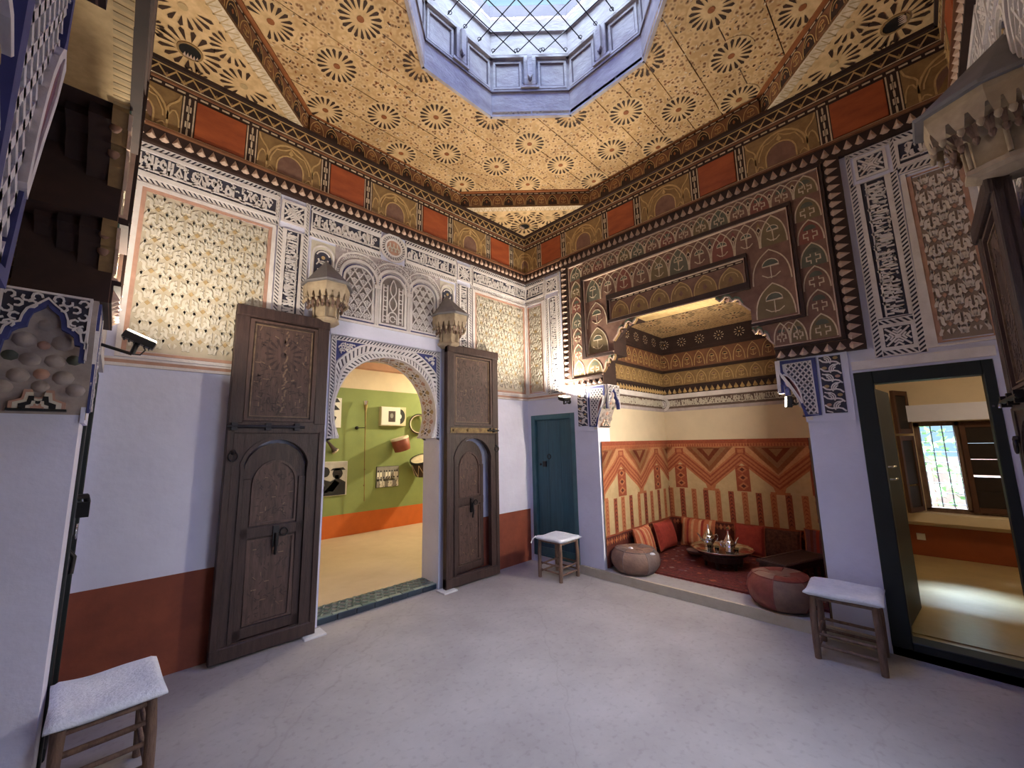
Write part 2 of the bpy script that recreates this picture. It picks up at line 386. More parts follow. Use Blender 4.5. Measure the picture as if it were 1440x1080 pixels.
# ------------------------------------------------------------------ ornament
def scroll(M, F, L, H, seed, ground=INK, line=STUCCO, border=True, h=0.014, dens=1.0, wd=None):
    """a frame of carved script-like strokes: L long, H high, origin at its corner"""
    rng = random.Random(seed)
    M.prism(F, [(0, 0), (L, 0), (L, H), (0, H)], 0, 0.002, ground)
    b = 0.10*H
    if border:
        M.strip(F, [(b/2, b/2), (L-b/2, b/2), (L-b/2, H-b/2), (b/2, H-b/2)], b, 0.0, h+0.004, line, True)
    x = b*1.5; y0 = b*1.9; hh = H-3.6*b; wd = wd or 0.075*H; dens *= 1.35
    for k in range(int(L/H*9)):       # thin tendrils filling the ground
        cx, cy, r, a = rng.uniform(2*b, max(2.1*b, L-2*b)), y0+hh*rng.uniform(0.12, 0.92), H*rng.uniform(0.05, 0.10), rng.uniform(0, 360)
        M.strip(F, [(min(max(u, b), L-b), min(max(v, b), H-b)) for u, v in arc(cx, cy, r, a, a+rng.uniform(140, 280), 4)], wd*0.5, 0.001, h*0.7, line)
    M.strip(F, [(b, y0+hh*0.12), (L-b, y0+hh*0.12)], wd*0.8, 0.001, h, line)
    while x < L-2.2*b:
        g = rng.randrange(7); wv = hh*(0.34+0.16*rng.random())/dens
        if x+wv > L-b: break
        T = lambda pts: [(min(max(x+px*wv, b), L-b), y0+py*hh) for px, py in pts]
        if g == 0: M.strip(F, T([(0.2, 0.1), (0.2, 0.98), (0.42, 0.86)]), wd, 0.001, h, line)
        elif g == 1: M.strip(F, T([(0.15, 0.12), (0.15, 1.0)]), wd, 0.001, h, line); M.strip(F, T([(0.65, 0.95), (0.6, 0.35), (0.35, 0.2), (0.1, 0.4)]), wd, 0.001, h, line)
        elif g == 2: M.strip(F, T([(0.5+0.36*C(a*PI/4), 0.42+0.26*S(a*PI/4)) for a in range(8)]), wd, 0.001, h, line, True)
        elif g == 3: M.strip(F, T([(0.5+0.3*C(a*PI/4), 0.66+0.2*S(a*PI/4)) for a in range(8)]), wd*0.9, 0.001, h, line, True); M.strip(F, T([(0.8, 0.62), (0.78, 0.25), (0.2, 0.05)]), wd, 0.001, h, line)
        elif g == 4: M.strip(F, T(arc(0.5, 0.5, 0.42, 200, 380, 7)), wd, 0.001, h, line); M.strip(F, T([(0.5, 0.62), (0.5, 1.0)]), wd*0.8, 0.001, h, line)
        elif g == 5: M.strip(F, T([(0.0, 0.85), (0.3, 0.95), (0.5, 0.6), (0.75, 0.42), (0.95, 0.6)]), wd, 0.001, h, line); M.strip(F, T([(0.2, 0.15), (0.2, 0.5)]), wd, 0.001, h, line)
        else:
            M.strip(F, T([(0.1, 0.3), (0.5, 0.75), (0.9, 0.3)]), wd*0.8, 0.001, h, line); M.strip(F, T([(0.1, 0.95), (0.9, 0.9)]), wd*0.8, 0.001, h, line)
        if rng.random() < 0.75:
            cx, cy = x+wv*rng.uniform(0.2, 0.9), y0+hh*rng.uniform(0.55, 1.0); r = 0.05*H
            M.prism(F, [(cx-r, cy), (cx, cy-r), (cx+r, cy), (cx, cy+r)], 0.001, h, line)
        x += wv*rng.uniform(0.95, 1.15)

def hatch(M, F, L, W, step=0.034, ground=INK, line=STUCCO, h=0.012, slant=1):
    """a cord border: slanting raised bars between two plain edges"""
    M.prism(F, [(0, 0), (L, 0), (L, W), (0, W)], 0, 0.002, ground)
    e = W*0.15
    M.strip(F, [(0, e/2), (L, e/2)], e, 0, h, line); M.strip(F, [(0, W-e/2), (L, W-e/2)], e, 0, h, line)
    n = max(1, int(L/step)); d = L/n
    for k in range(n):
        a, c_ = k*d+0.25*d, k*d+0.75*d; sk = d*0.9*slant
        q = [(a-sk/2, e), (c_-sk/2, e), (c_+sk/2, W-e), (a+sk/2, W-e)]
        q = [(min(max(x, 0), L), y) for x, y in q]
        M.prism(F, q, 0.002, h*0.9, line)

def seg_clip(p, q, poly):
    """segment clipped to a convex counter-clockwise polygon"""
    t0, t1 = 0.0, 1.0; dx, dy = q[0]-p[0], q[1]-p[1]
    for k in range(len(poly)):
        a, b = poly[k], poly[(k+1) % len(poly)]
        nx, ny = -(b[1]-a[1]), b[0]-a[0]
        d0 = (p[0]-a[0])*nx + (p[1]-a[1])*ny; dd = dx*nx + dy*ny
        if abs(dd) < 1e-12:
            if d0 < 0: return None
            continue
        t = -d0/dd
        if dd > 0: t0 = max(t0, t)
        else: t1 = min(t1, t)
    if t1-t0 < 1e-4: return None
    return (p[0]+dx*t0, p[1]+dy*t0), (p[0]+dx*t1, p[1]+dy*t1)
def lattice(M, F, poly, step, wd, ground=INK, line=STUCCO, h=0.012, ang=(52, 128)):
    M.prism(F, poly, 0, 0.002, ground)
    cx = sum(p[0] for p in poly)/len(poly); cy = sum(p[1] for p in poly)/len(poly)
    R = max(math.hypot(p[0]-cx, p[1]-cy) for p in poly)
    for a in ang:
        c_, s_ = C(math.radians(a)), S(math.radians(a)); n = int(R/step)+1
        for k in range(-n, n+1):
            o = (cx-s_*k*step, cy+c_*k*step)
            g = seg_clip((o[0]-c_*R, o[1]-s_*R), (o[0]+c_*R, o[1]+s_*R), poly)
            if g: M.strip(F, list(g), wd, 0.002, h, line)

def carved_field(M, F, L, H, cw=0.17, ch=0.235, h=0.012, ground=CREAM_GROUND, line=CREAM, flower=OCHRE):
    """a field of cut palmettes and little flowers in staggered rows"""
    M.prism(F, [(0, 0), (L, 0), (L, H), (0, H)], 0, 0.001, ground if ground is not None else line)
    nu = max(1, round(L/cw)); nv = max(1, round(H/ch)); cw = L/nu; ch = H/nv
    def inside(p): return (min(max(p[0], 0.004), L-0.004), min(max(p[1], 0.004), H-0.004))
    for j in range(2*nv+1):
        for i in range(nu+1):
            cx = (i + (0.5 if j % 2 else 0))*cw; cy = j*ch/2
            if cx > L+1e-6: continue
            def P(pts): return [(cx+x*cw, cy+y*ch) for x, y in pts]
            def ok(pts): return all(0.004 < u < L-0.004 and 0.004 < v < H-0.004 for u, v in pts)
            def ST(pts, wd):
                if ok(pts): M.strip(F, pts, wd, 0.001, h, line)
            def PR(pts):
                if ok(pts): M.prism(F, pts, 0.001, h, line)
            if 0.02 < cx < L-0.02 and 0.02 < cy < H-0.02:
                r = 0.10
                M.prism(F, P([(-r, 0), (0, -r*0.8), (r, 0), (0, r*0.8)]), 0.001, h*0.7, flower)
            for sx in (-1, 1):
                ST(P([(sx*x, y) for x, y in bez((0.16, -0.02), (0.40, 0.06), (0.12, 0.20), (0.36, 0.27), 5)]), 0.019)
                ST(P([(sx*x, y) for x, y in bez((0.10, 0.13), (0.02, 0.24), (0.24, 0.30), (0.16, 0.42), 5)]), 0.017)
                PR(P([(sx*0.25, -0.10), (sx*0.40, -0.04), (sx*0.33, -0.20)][::sx]))
                PR(P([(sx*0.06, -0.16), (sx*0.17, -0.22), (sx*0.05, -0.34)][::sx]))
                ST(P([(sx*x, y) for x, y in bez((0.45, 0.12), (0.30, 0.16), (0.34, 0.02), (0.48, -0.08), 4)]), 0.016)
            ST(P([(0, 0.15), (0, 0.34)]), 0.018)

def tooth_row(M, F, L, H, n=None, h=0.02, ground=PWOOD_DARK, tip=PPINK):
    """a moulding of hanging drops"""
    M.box(F, 0, L, 0, H, 0, h*0.35, ground)
    n = n or max(1, round(L/0.078)); d = L/n
    for k in range(n):
        x = (k+0.5)*d; r = d*0.40
        q = [(x, H*0.90), (x+r*0.55, H*0.55), (x+r, H*0.26), (x+r*0.4, H*0.12), (x-r*0.4, H*0.12), (x-r, H*0.26), (x-r*0.55, H*0.55)]
        c_ = F(x, H*0.36, h*1.5)
        vs = [F(u, v, h*0.35) for u, v in q] + [c_]
        M.add(vs, [(a, (a+1) % 7, 7) for a in range(7)], tip)

def chain(M, F, L, W, ground=PWOOD_DARK, line=PLINE, step=0.06):
    """a painted chain of links"""
    M.prism(F, [(0, 0), (L, 0), (L, W), (0, W)], 0, 0.001, ground)
    M.strip(F, [(0, W*0.08), (L, W*0.08)], W*0.12, 0.002, 0.003, line); M.strip(F, [(0, W*0.92), (L, W*0.92)], W*0.12, 0.002, 0.003, line)
    n = max(1, int(L/step)); d = L/n
    for k in range(n):
        x0, x1 = (k+0.12)*d, (k+0.88)*d
        if k % 2: M.strip(F, [(x0, W*0.36), (x1, W*0.36)], W*0.13, 0.002, 0.003, line); M.strip(F, [(x0, W*0.64), (x1, W*0.64)], W*0.13, 0.002, 0.003, line)
        else: M.strip(F, [(x0, W*0.5), (x1, W*0.5)], W*0.16, 0.002, 0.003, line)
    M.strip(F, [(0, W*0.5), (L, W*0.5)], W*0.05, 0.002, 0.0028, line)

def dashes(M, F, L, W, ground=PWOOD_DARK, line=PLINE, step=0.075):
    M.prism(F, [(0, 0), (L, 0), (L, W), (0, W)], 0, 0.001, ground)
    n = max(1, int(L/step)); d = L/n
    for k in range(n): M.strip(F, [((k+0.15)*d, W*0.5), ((k+0.85)*d, W*0.5)], W*0.36, 0.001, 0.003, line)

def arch_motif(M, F, w, h, field=None, dome=PGREEN, line=PLINE, alt=0, lw=0.009):
    """one painted arch with a canopy and a keyhole, standing on its middle"""
    o = bez((-w/2, 0), (-w/2, h*0.62), (-w*0.30, h*0.80), (0, h), 8)
    pts = o + [(-x, y) for x, y in o[::-1][1:]]
    if field: M.prism(F, pts, 0, 0.0012, field)
    M.strip(F, pts, lw, 0.0012, 0.004, line)
    if alt == 0:
        d = arc(0, h*0.50, w*0.22, 0, 180, 7); M.prism(F, d, 0.0012, 0.0022, dome); M.strip(F, d, lw*0.8, 0.0022, 0.004, line, True)
        M.strip(F, [(0, h*0.12), (0, h*0.50)], lw*0.7, 0.0012, 0.004, line)
        M.strip(F, [(-w*0.24, h*0.26), (-w*0.10, h*0.16), (w*0.10, h*0.16), (w*0.24, h*0.26)], lw*0.8, 0.0012, 0.004, line)
    elif alt == 1:
        q = [(0.10, 0.10), (0.10, 0.24), (0.26, 0.24), (0.26, 0.42), (0.10, 0.42), (0.10, 0.52)]
        M.strip(F, [(x*w, y*h) for x, y in q], lw*0.8, 0.0012, 0.004, line); M.strip(F, [(-x*w, y*h) for x, y in q], lw*0.8, 0.0012, 0.004, line)
        d = arc(0, h*0.56, w*0.25, 0, 180, 6); M.prism(F, d, 0.0012, 0.0022, dome)
    else:
        d = arc(0, h*0.42, w*0.30, 0, 180, 7); M.strip(F, d, lw*0.8, 0.0012, 0.004, line)
        M.prism(F, [(-w*0.10, h*0.36), (0, h*0.22), (w*0.10, h*0.36), (0, h*0.56)], 0.0012, 0.0025, dome)

def star_rosette(M, F, r, n=18, petal=CEIL_DARK, disc=CEIL_STAR, core=CEIL_RUST, a0=0.0, clip=None, h=0.0015):
    """a painted many-rayed star; clip(u, v) keeps only what lies on the panel"""
    def ok(q): return clip is None or all(clip(u, v) for u, v in q)
    if clip is None: M.prism(F, [(r*1.06*C(2*PI*k/24), r*1.06*S(2*PI*k/24)) for k in range(24)], h, h, disc)
    for k in range(n):
        a = a0+2*PI*k/n; ca, sa = C(a), S(a)
        w0, w1 = r*0.040, r*0.088
        q = [(0.44*r, 0), (0.62*r, -w0), (0.90*r, -w1), (1.0*r, 0), (0.90*r, w1), (0.62*r, w0)]
        q = [(x*ca-y*sa, x*sa+y*ca) for x, y in q]
        if ok(q): M.prism(F, q, h*2, h*2, petal)
    c_ = [(r*0.17*C(2*PI*k/10), r*0.17*S(2*PI*k/10)) for k in range(10)]
    if ok(c_): M.prism(F, c_, h*2, h*2, core)

def arch_pts(w, v0, v1, n=12, point=0.0):
    """outline of a round-headed opening w wide from v0 to v1, counter-clockwise from bottom right"""
    r = w/2
    return [(r, v0)] + [(r*C(PI*k/n), v1-r + r*S(PI*k/n)*(1+point*S(PI*k/n)**4)) for k in range(n+1)] + [(-r, v0)]
# ------------------------------------------------------------------ the shell of the room
X0, Y0, ZT = -4.40, -4.50, 4.95
M = MB(); M.box(XY, X0-0.5, 0.06, Y0-2.2, 0.10, -0.12, 0.0, FLOORM); struct('floor', M)

# wall with the arched doorway (u runs along x)
AC, AH = -2.185, 0.645              # middle and half width of the doorway
wall_back = MB()
wall_back.box(FB, X0-0.5, AC-AH, 0, ZT, -0.34, 0, PLASTER)
wall_back.box(FB, AC+AH, 0.0, 0, ZT, -0.34, 0, PLASTER)
wall_back.box(FB, AC-AH, AC+AH, 2.71, ZT, -0.34, 0, PLASTER)
wall_back = struct('wall_back', wall_back)
def dado(F, u0, u1, z, name, parent):
    M = MB(); M.box(F, u0, u1, 0, z, 0, 0.004, DADO); return M.obj(name, parent)
dado(FB, X0, AC-AH-0.03, 0.685, 'dado', wall_back); dado(FB, AC+AH+0.09, -0.002, 0.685, 'dado', wall_back)

def band_moulding(F, u0, u1, parent, z=2.205):
    M = MB()
    M.box(F, u0, u1, z, z+0.022, 0, 0.030, STUCCO); M.box(F, u0, u1, z+0.022, z+0.048, 0, 0.018, SALMON); M.box(F, u0, u1, z+0.048, z+0.062, 0, 0.024, STUCCO)
    M.obj('ledge_moulding', parent)
band_moulding(FB, X0, -3.05, wall_back); band_moulding(FB, -1.33, -0.002, wall_back)

def cream_panel(F, u0, u1, v0, v1, parent, cw=0.17, ch=0.235, line=CREAM, ground=CREAM_GROUND, name='carved_panel', flower=OCHRE):
    M = MB(); b = 0.03
    M.strip(F, [(u0+b/2, v0+b/2), (u1-b/2, v0+b/2), (u1-b/2, v1-b/2), (u0+b/2, v1-b/2)], b, 0, 0.020, STUCCO, True)
    b2 = b*0.9
    M.strip(F, [(u0+b+b2/2, v0+b+b2/2), (u1-b-b2/2, v0+b+b2/2), (u1-b-b2/2, v1-b-b2/2), (u0+b+b2/2, v1-b-b2/2)], b2, 0, 0.010, SALMON, True)
    o = b+b2
    carved_field(M, F.sub(u0+o, v0+o), u1-u0-2*o, v1-v0-2*o, cw, ch, 0.013, ground, line, flower)
    return M.obj(name, parent)
def script_column(F, u0, u1, v0, v1, parent, seed, bottom_square=True, hw=0.05):
    """upright inscription between two cord borders, closed by squares"""
    W = u1-u0; iw = W-2*hw; sq = iw
    M = MB()
    hatch(M, F.sub(u0+hw, v0, PI/2), v1-v0, hw); hatch(M, F.sub(u1, v0, PI/2), v1-v0, hw)
    M.obj('cord_border', parent)
    vb = v0
    if bottom_square:
        square_tile(F, u0+hw, v0+hw, iw, parent); vb = v0+hw*2+sq
        M = MB(); hatch(M, F.sub(u0+hw, v0), iw, hw); hatch(M, F.sub(u0+hw, v0+hw+sq), iw, hw); M.obj('cord_border', parent)
    M = MB(); scroll(M, F.sub(u0+hw+iw, vb, PI/2), v1-vb, iw, seed, dens=1.1); M.obj('script_panel', parent)
def square_tile(F, u0, v0, s_, parent):
    M = MB(); G = F.sub(u0+s_/2, v0+s_/2); q = s_/2
    M.prism(G, [(-q, -q), (q, -q), (q, q), (-q, q)], 0, 0.002, INK)
    M.strip(G, [(-q*0.9, -q*0.9), (q*0.9, -q*0.9), (q*0.9, q*0.9), (-q*0.9, q*0.9)], q*0.2, 0, 0.016, STUCCO, True)
    for k in range(4):
        a = k*PI/2+PI/4; M.strip(G, [(0, 0), (q*1.0*C(a), q*1.0*S(a))], q*0.13, 0.002, 0.013, STUCCO)
        a = k*PI/2; M.strip(G, [(q*0.55*C(a-0.5), q*0.55*S(a-0.5)), (q*0.28*C(a), q*0.28*S(a)), (q*0.55*C(a+0.5), q*0.55*S(a+0.5))], q*0.13, 0.002, 0.013, STUCCO)
        M.strip(G, [(q*0.8*C(a-0.35), q*0.8*S(a-0.35)), (q*0.5*C(a), q*0.5*S(a)), (q*0.8*C(a+0.35), q*0.8*S(a+0.35))], q*0.12, 0.002, 0.013, STUCCO)
    M.prism(G, [(q*0.2*C(k*PI/3), q*0.2*S(k*PI/3)) for k in range(6)], 0.002, 0.014, STUCCO)
    M.obj('square_panel', parent)
def top_band(F, u0, u1, parent, seed, hw=0.055, v0=3.655, v1=4.0):
    M = MB(); hatch(M, F.sub(u0, v1-hw-0.01), u1-u0, hw); hatch(M, F.sub(u0, v0), u1-u0, hw, slant=-1); M.obj('cord_border', parent)
    M = MB(); scroll(M, F.sub(u0, v0+hw), u1-u0, v1-v0-2*hw-0.01, seed); M.obj('script_panel', parent)

# stucco above the plain plaster of the arch wall
cream_panel(FB, X0+0.07, -3.375, 2.27, 3.65, wall_back)
cream_panel(FB, -1.035, -0.012, 2.27, 3.65, wall_back)
script_column(FB, -3.36, -3.09, 2.27, 3.655, wall_back, 5, False)
script_column(FB, -1.30, -1.05, 2.27, 3.655, wall_back, 8, False)
top_band(FB, X0+0.02, -3.36, wall_back, 11)
square_tile(FB, -3.34, 3.715, 0.22, wall_back); square_tile(FB, -1.28, 3.715, 0.22, wall_back)
M = MB()
for a in (-3.37, -1.31, -3.11, -1.05): hatch(M, FB.sub(a+0.015, 3.655, PI/2), 0.34, 0.032)
M.obj('cord_border', wall_back)
top_band(FB, -3.08, -2.34, wall_back, 12); top_band(FB, -2.04, -1.31, wall_back, 13); top_band(FB, -1.04, -0.01, wall_back, 14)
# medallion over the middle window
M = MB(); G = FB.sub(-2.19, 3.83)
M.prism(G, [(0.165*C(k*PI/14), 0.165*S(k*PI/14)) for k in range(28)], 0, 0.006, INK)
for r, wd in ((0.155, 0.024), (0.098, 0.02)): M.strip(G, [(r*C(k*PI/14), r*S(k*PI/14)) for k in range(28)], wd, 0, 0.02, STUCCO, True)
for k in range(28): M.prism(G, [(r*C(a), r*S(a)) for r, a in ((0.112, k*PI/14), (0.140, k*PI/14+0.10), (0.140, k*PI/14+0.2), (0.112, k*PI/14+0.1))], 0.006, 0.016, STUCCO)
M.prism(G, [(0.088*C(k*PI/10), 0.088*S(k*PI/10)) for k in range(20)], 0, 0.010, SALMON)
for k in range(3):
    M.strip(G, arc((k-1)*0.045, -0.02, 0.026, -60, 240, 6), 0.011, 0.010, 0.018, CREAM)
    M.strip(G, [((k-1)*0.045, 0.0), ((k-1)*0.045, 0.055)], 0.011, 0.010, 0.018, CREAM)
M.obj('medallion', wall_back)
# painted side panels between the inscription column and the windows
for a, b_ in ((-3.06, -2.83), (-1.55, -1.33)):
    M = MB(); W = b_-a; G = FB.sub((a+b_)/2, 2.93)
    M.prism(G, [(-W/2, 0), (W/2, 0), (W/2, 0.70), (-W/2, 0.70)], 0, 0.004, CREAM)
    M.strip(G, arch_pts(W*0.86, 0.02, 0.66), 0.016, 0, 0.016, STUCCO)
    M.prism(G, arch_pts(W*0.70, 0.04, 0.62), 0.004, 0.005, INK)
    for j in range(5):
        y = 0.10+j*0.105; cl = (OCHRE, PGREEN, CREAM, SALMON, OCHRE)[j]
        M.strip(G, arc(0, y, W*0.20, 180, 360, 6), 0.013, 0.005, 0.014, STUCCO); M.strip(G, arc(0, y+0.02, W*0.28, 20, 160, 6), 0.012, 0.005, 0.014, STUCCO)
        M.prism(G, [(W*0.08*C(k*PI/4), y+0.02+W*0.08*S(k*PI/4)) for k in range(8)], 0.005, 0.011, cl)
    M.obj('painted_niche_panel', wall_back)

# three pierced windows over the arch
def pierced_window(n, uc, w_, v0, v1, middle):
    M = MB(); G = FB.sub(uc, 0)
    out = arch_pts(w_, v0, v1)
    M.prism(G, out, -0.02, 0.002, STUCCO_GREY)
    M.strip(G, arch_pts(w_*1.02, v0, v1+0.004), 0.014, 0, 0.012, BLUE, True)
    M.strip(G, arch_pts(w_*0.92, v0+0.014, v1-0.012), 0.022, 0, 0.022, STUCCO, True)
    win = struct('window_%d' % n, M); win.parent = None
    M = MB(); iw = w_*0.84; a = arch_pts(iw, v0+0.03, v1-0.03)
    M.prism(G, a, 0.0, 0.0055, SCREEN)
    poly = a
    if middle:
        for s_ in (-1, 1):
            for d in (0.25, 0.42): M.strip(G, [(s_*iw*d, v0+0.04), (s_*iw*d, v1-0.13)], 0.013, 0.0055, 0.018, STUCCO)
            for j in range(4): M.strip(G, arc(s_*iw*0.335, v0+0.09+j*0.11, iw*0.085, 0, 330, 6), 0.009, 0.003, 0.014, STUCCO)
        M.strip(G, [(-iw*0.18, v0+0.04)]+[(-iw*0.18, v0+0.12)]+arc(0, v0+0.12, iw*0.18, 180, 0, 8)+[(iw*0.18, v0+0.04)], 0.012, 0.003, 0.015, STUCCO)
        M.strip(G, bez((0, v0+0.18), (iw*0.30, v0+0.27), (iw*0.1, v0+0.31), (0, v0+0.36), 6), 0.012, 0.003, 0.015, STUCCO)
        M.strip(G, bez((0, v0+0.18), (-iw*0.30, v0+0.27), (-iw*0.1, v0+0.31), (0, v0+0.36), 6), 0.012, 0.003, 0.015, STUCCO)
        M.strip(G, bez((0, v1-0.05), (iw*0.22, v1-0.16), (iw*0.12, v1-0.22), (0, v1-0.25), 6), 0.012, 0.003, 0.015, STUCCO)
        M.strip(G, bez((0, v1-0.05), (-iw*0.22, v1-0.16), (-iw*0.12, v1-0.22), (0, v1-0.25), 6), 0.012, 0.003, 0.015, STUCCO)
        M.strip(G, arc(0, v0+0.09, iw*0.12, 0, 330, 7), 0.010, 0.003, 0.014, STUCCO)
    else:
        Rn = 4
        st = iw/3.0
        for an in (58, 122):
            c_, s_ = C(math.radians(an)), S(math.radians(an))
            for k in range(-8, 9):
                o = (-s_*k*st*0.84, (v0+v1)/2+c_*k*st*0.84)
                g = seg_clip((o[0]-c_, o[1]-s_), (o[0]+c_, o[1]+s_), poly)
                if g: M.strip(G, list(g), 0.012, 0.0055, 0.018, STUCCO)
        for j in range(8):
            for i in range(-1, 2):
                cx = (i+(0.5 if j % 2 else 0))*st; cy = v0+0.065+j*0.072
                if abs(cx) > iw*0.40 or cy > v1-0.09: continue
                for k in range(6):
                    a2 = k*PI/3+PI/6; M.strip(G, [(cx, cy), (cx+0.034*C(a2), cy+0.034*S(a2))], 0.008, 0.003, 0.013, STUCCO)
                M.strip(G, [(cx+0.026*C(k*PI/4), cy+0.026*S(k*PI/4)) for k in range(8)], 0.007, 0.003, 0.014, STUCCO, True)
    M.obj('pierced_screen', win)
    M = MB()
    ro = arch_pts(w_*1.16, v0-0.01, v1+0.045, 14)
    M.strip(G, ro, 0.030, 0, 0.028, STUCCO)
    a0 = arch_pts(w_*1.30, v1-w_*0.55, v1+0.095, 16)
    for k in range(len(a0)-1):
        p, q = a0[k], a0[k+1]
        for t in (0.1, 0.6):
            x, y = p[0]+(q[0]-p[0])*t, p[1]+(q[1]-p[1])*t; dx, dy = (q[0]-p[0])*0.32, (q[1]-p[1])*0.32
            M.prism(G, [(x-dy*0.9, y+dx*0.9), (x+dy*0.9+dx*0.5, y-dx*0.9+dy*0.5), (x+dy*0.9+dx*1.2, y-dx*0.9+dy*1.2), (x-dy*0.9+dx*0.7, y+dx*0.9+dy*0.7)][::-1], 0.0, 0.018, STUCCO)
    M.strip(G, arch_pts(w_*1.44, v1-w_*0.55, v1+0.135, 16), 0.014, 0, 0.02, STUCCO)
    M.obj('arch_moulding', win)
    return win
M = MB(); M.box(FB, -2.83, -1.55, 2.90, 3.655, 0, 0.003, STUCCO_GREY); M.box(FB, -2.84, -1.54, 2.70, 2.875, 0, 0.012, PLASTER); M.box(FB, -2.84, -1.54, 2.862, 2.885, 0, 0.03, STUCCO)
rng = random.Random(3)
for k in range(90):
    x, z = -2.80+1.22*rng.random(), 3.54+0.11*rng.random()
    M.strip(FB, arc(x, z, 0.018, rng.random()*360, 200+rng.random()*360, 4), 0.007, 0.003, 0.012, STUCCO)
for x in (-2.375, -1.985):
    for dx in (-0.014, 0.014): M.strip(FB, [(x+dx, 2.885), (x+dx, 3.30)], 0.016, 0, 0.03, STUCCO)
    M.box(FB, x-0.035, x+0.035, 3.29, 3.335, 0, 0.034, STUCCO)
M.obj('window_field', wall_back)
wins = [pierced_window(1, -2.575, 0.345, 2.90, 3.50, False), pierced_window(2, -2.18, 0.335, 2.90, 3.50, True), pierced_window(3, -1.79, 0.345, 2.90, 3.50, False)]

# ---- carved horseshoe arch set into the doorway
ZI, ZC, RA, ZB = 1.70, 1.95, 0.59, 2.71
arch = thing('horseshoe_arch', (AC, 0, ZI), 'white carved stucco horseshoe arch framing the doorway between the two tall open leaves', 'arch')
phi0 = math.asin((ZI-ZC)/RA)
NA = 40
angs = [phi0 + (PI-2*phi0)*k/NA for k in range(NA+1)]
def ray_box(a):
    c_, s_ = C(a), S(a); t = 9
    if abs(c_) > 1e-6: t = min(t, AH/abs(c_))
    if s_ > 1e-6: t = min(t, (ZB-ZC)/s_)
    return t
def inn(a): return RA*(1+0.02*max(0, S(a))**6)
corner = math.atan2(ZB-ZC, AH)
al = sorted(set(angs+[corner, PI-corner]))
M = MB()
pi_ = [(AC+inn(a)*C(a), ZC+inn(a)*S(a)) for a in al]; po = [(AC+ray_box(a)*C(a), ZC+ray_box(a)*S(a)) for a in al]
for h in (0.0, -0.30):
    M.add([FB(u, v, h) for u, v in pi_+po], [(k, len(al)+k, len(al)+k+1, k+1) for k in range(len(al)-1)], STUCCO)
    for s_ in (-1, 1):
        e = (AC+s_*inn(phi0)*C(phi0), ZI); q = [e, (AC+s_*AH, ZI), (AC+s_*AH, ZC+ray_box(phi0)*S(phi0))]
        M.prism(FB, q, h, h, STUCCO)
M.add([FB(u, v, h) for h in (0, -0.30) for u, v in pi_], [(k, k+1, len(al)+k+1, len(al)+k) for k in range(len(al)-1)], STUCCO)
for s_ in (-1, 1): M.box(FB, min(AC+s_*0.53, AC+s_*AH), max(AC+s_*0.53, AC+s_*AH), ZI-0.022, ZI, -0.31, 0.012, STUCCO)
body = M.obj('arch_block', arch)
# archivolts: two cord rings that run into the straight sides
M = MB()
def ring(t0, t1, n, slant, hh, ground):
    for k in range(n):
        a0, a1 = phi0+(PI-2*phi0)*(k+0.2)/n, phi0+(PI-2*phi0)*(k+0.8)/n
        def P(a, t):
            ro = min(inn(a)+0.165, ray_box(a)-0.062); r = inn(a)+(max(ro-inn(a), 0.03))*t
            return (AC+r*C(a), ZC+r*S(a))
        d = (a1-a0)*slant
        M.prism(FB, [P(a0-d, t0), P(a1-d, t0), P(a1+d, t1), P(a0+d, t1)], 0.003, hh, STUCCO)
def line_ring(t, wd, hh):
    pts = []
    for k in range(61):
        a = phi0+(PI-2*phi0)*k/60; ro = min(inn(a)+0.165, ray_box(a)-0.062); r = inn(a)+max(ro-inn(a), 0.03)*t
        pts.append((AC+r*C(a), ZC+r*S(a)))
    M.strip(FB, pts, wd, 0, hh, STUCCO)
gr = []
for k in range(61):
    a = phi0+(PI-2*phi0)*k/60; ro = min(inn(a)+0.165, ray_box(a)-0.062); gr.append((a, max(ro, inn(a)+0.03)))
M.add([FB(AC+r*C(a), ZC+r*S(a), 0.003) for a, r in gr]+[FB(AC+inn(a)*C(a), ZC+inn(a)*S(a), 0.003) for a, r in gr], [(k, k+1, 62+k, 61+k) for k in range(60)], INK)
line_ring(0.04, 0.012, 0.016); line_ring(0.42, 0.016, 0.024); line_ring(0.52, 0.012, 0.022); line_ring(0.97, 0.014, 0.020)
ring(0.08, 0.38, 62, 0.5, 0.014, INK); ring(0.56, 0.92, 58, -0.6, 0.016, INK)
M.obj('archivolt', arch)
M = MB(); rng = random.Random(9)
for s_ in (-1, 1):      # spandrels of scrollwork on blue
    pts = []
    for k in range(14):
        a = (0.24+0.76*k/13)*PI/2; ro = min(inn(a)+0.175, ray_box(a)-0.052); pts.append((AC+s_*ro*C(a), ZC+ro*S(a)))
    cor = (AC+s_*(AH-0.055), ZB-0.055)
    for k in range(13): M.add([FB(*cor, 0.002), FB(*pts[k], 0.002), FB(*pts[k+1], 0.002)], [(0, 1, 2) if s_ > 0 else (0, 2, 1)], BLUE)
    for k in range(46):
        t1, t2 = rng.random(), rng.random()**0.6; p = pts[int(t1*13)]; x, y = cor[0]+(p[0]-cor[0])*t2*0.93, cor[1]+(p[1]-cor[1])*t2*0.93
        if abs(x-AC) > AH-0.075 or y > ZB-0.075: continue
        a = rng.random()*360; M.strip(FB, arc(x, y, rng.uniform(0.012, 0.026), a, a+rng.uniform(160, 300), 5), 0.009, 0.002, 0.016, STUCCO)
        if k % 3 == 0: M.prism(FB, [(x-0.016, y), (x, y-0.010), (x+0.016, y), (x, y+0.010)], 0.002, 0.013, STUCCO)
    hatch(M, FB.sub(AC+s_*(AH-0.028)+0.025, ZI, PI/2), ZB-ZI, 0.05)
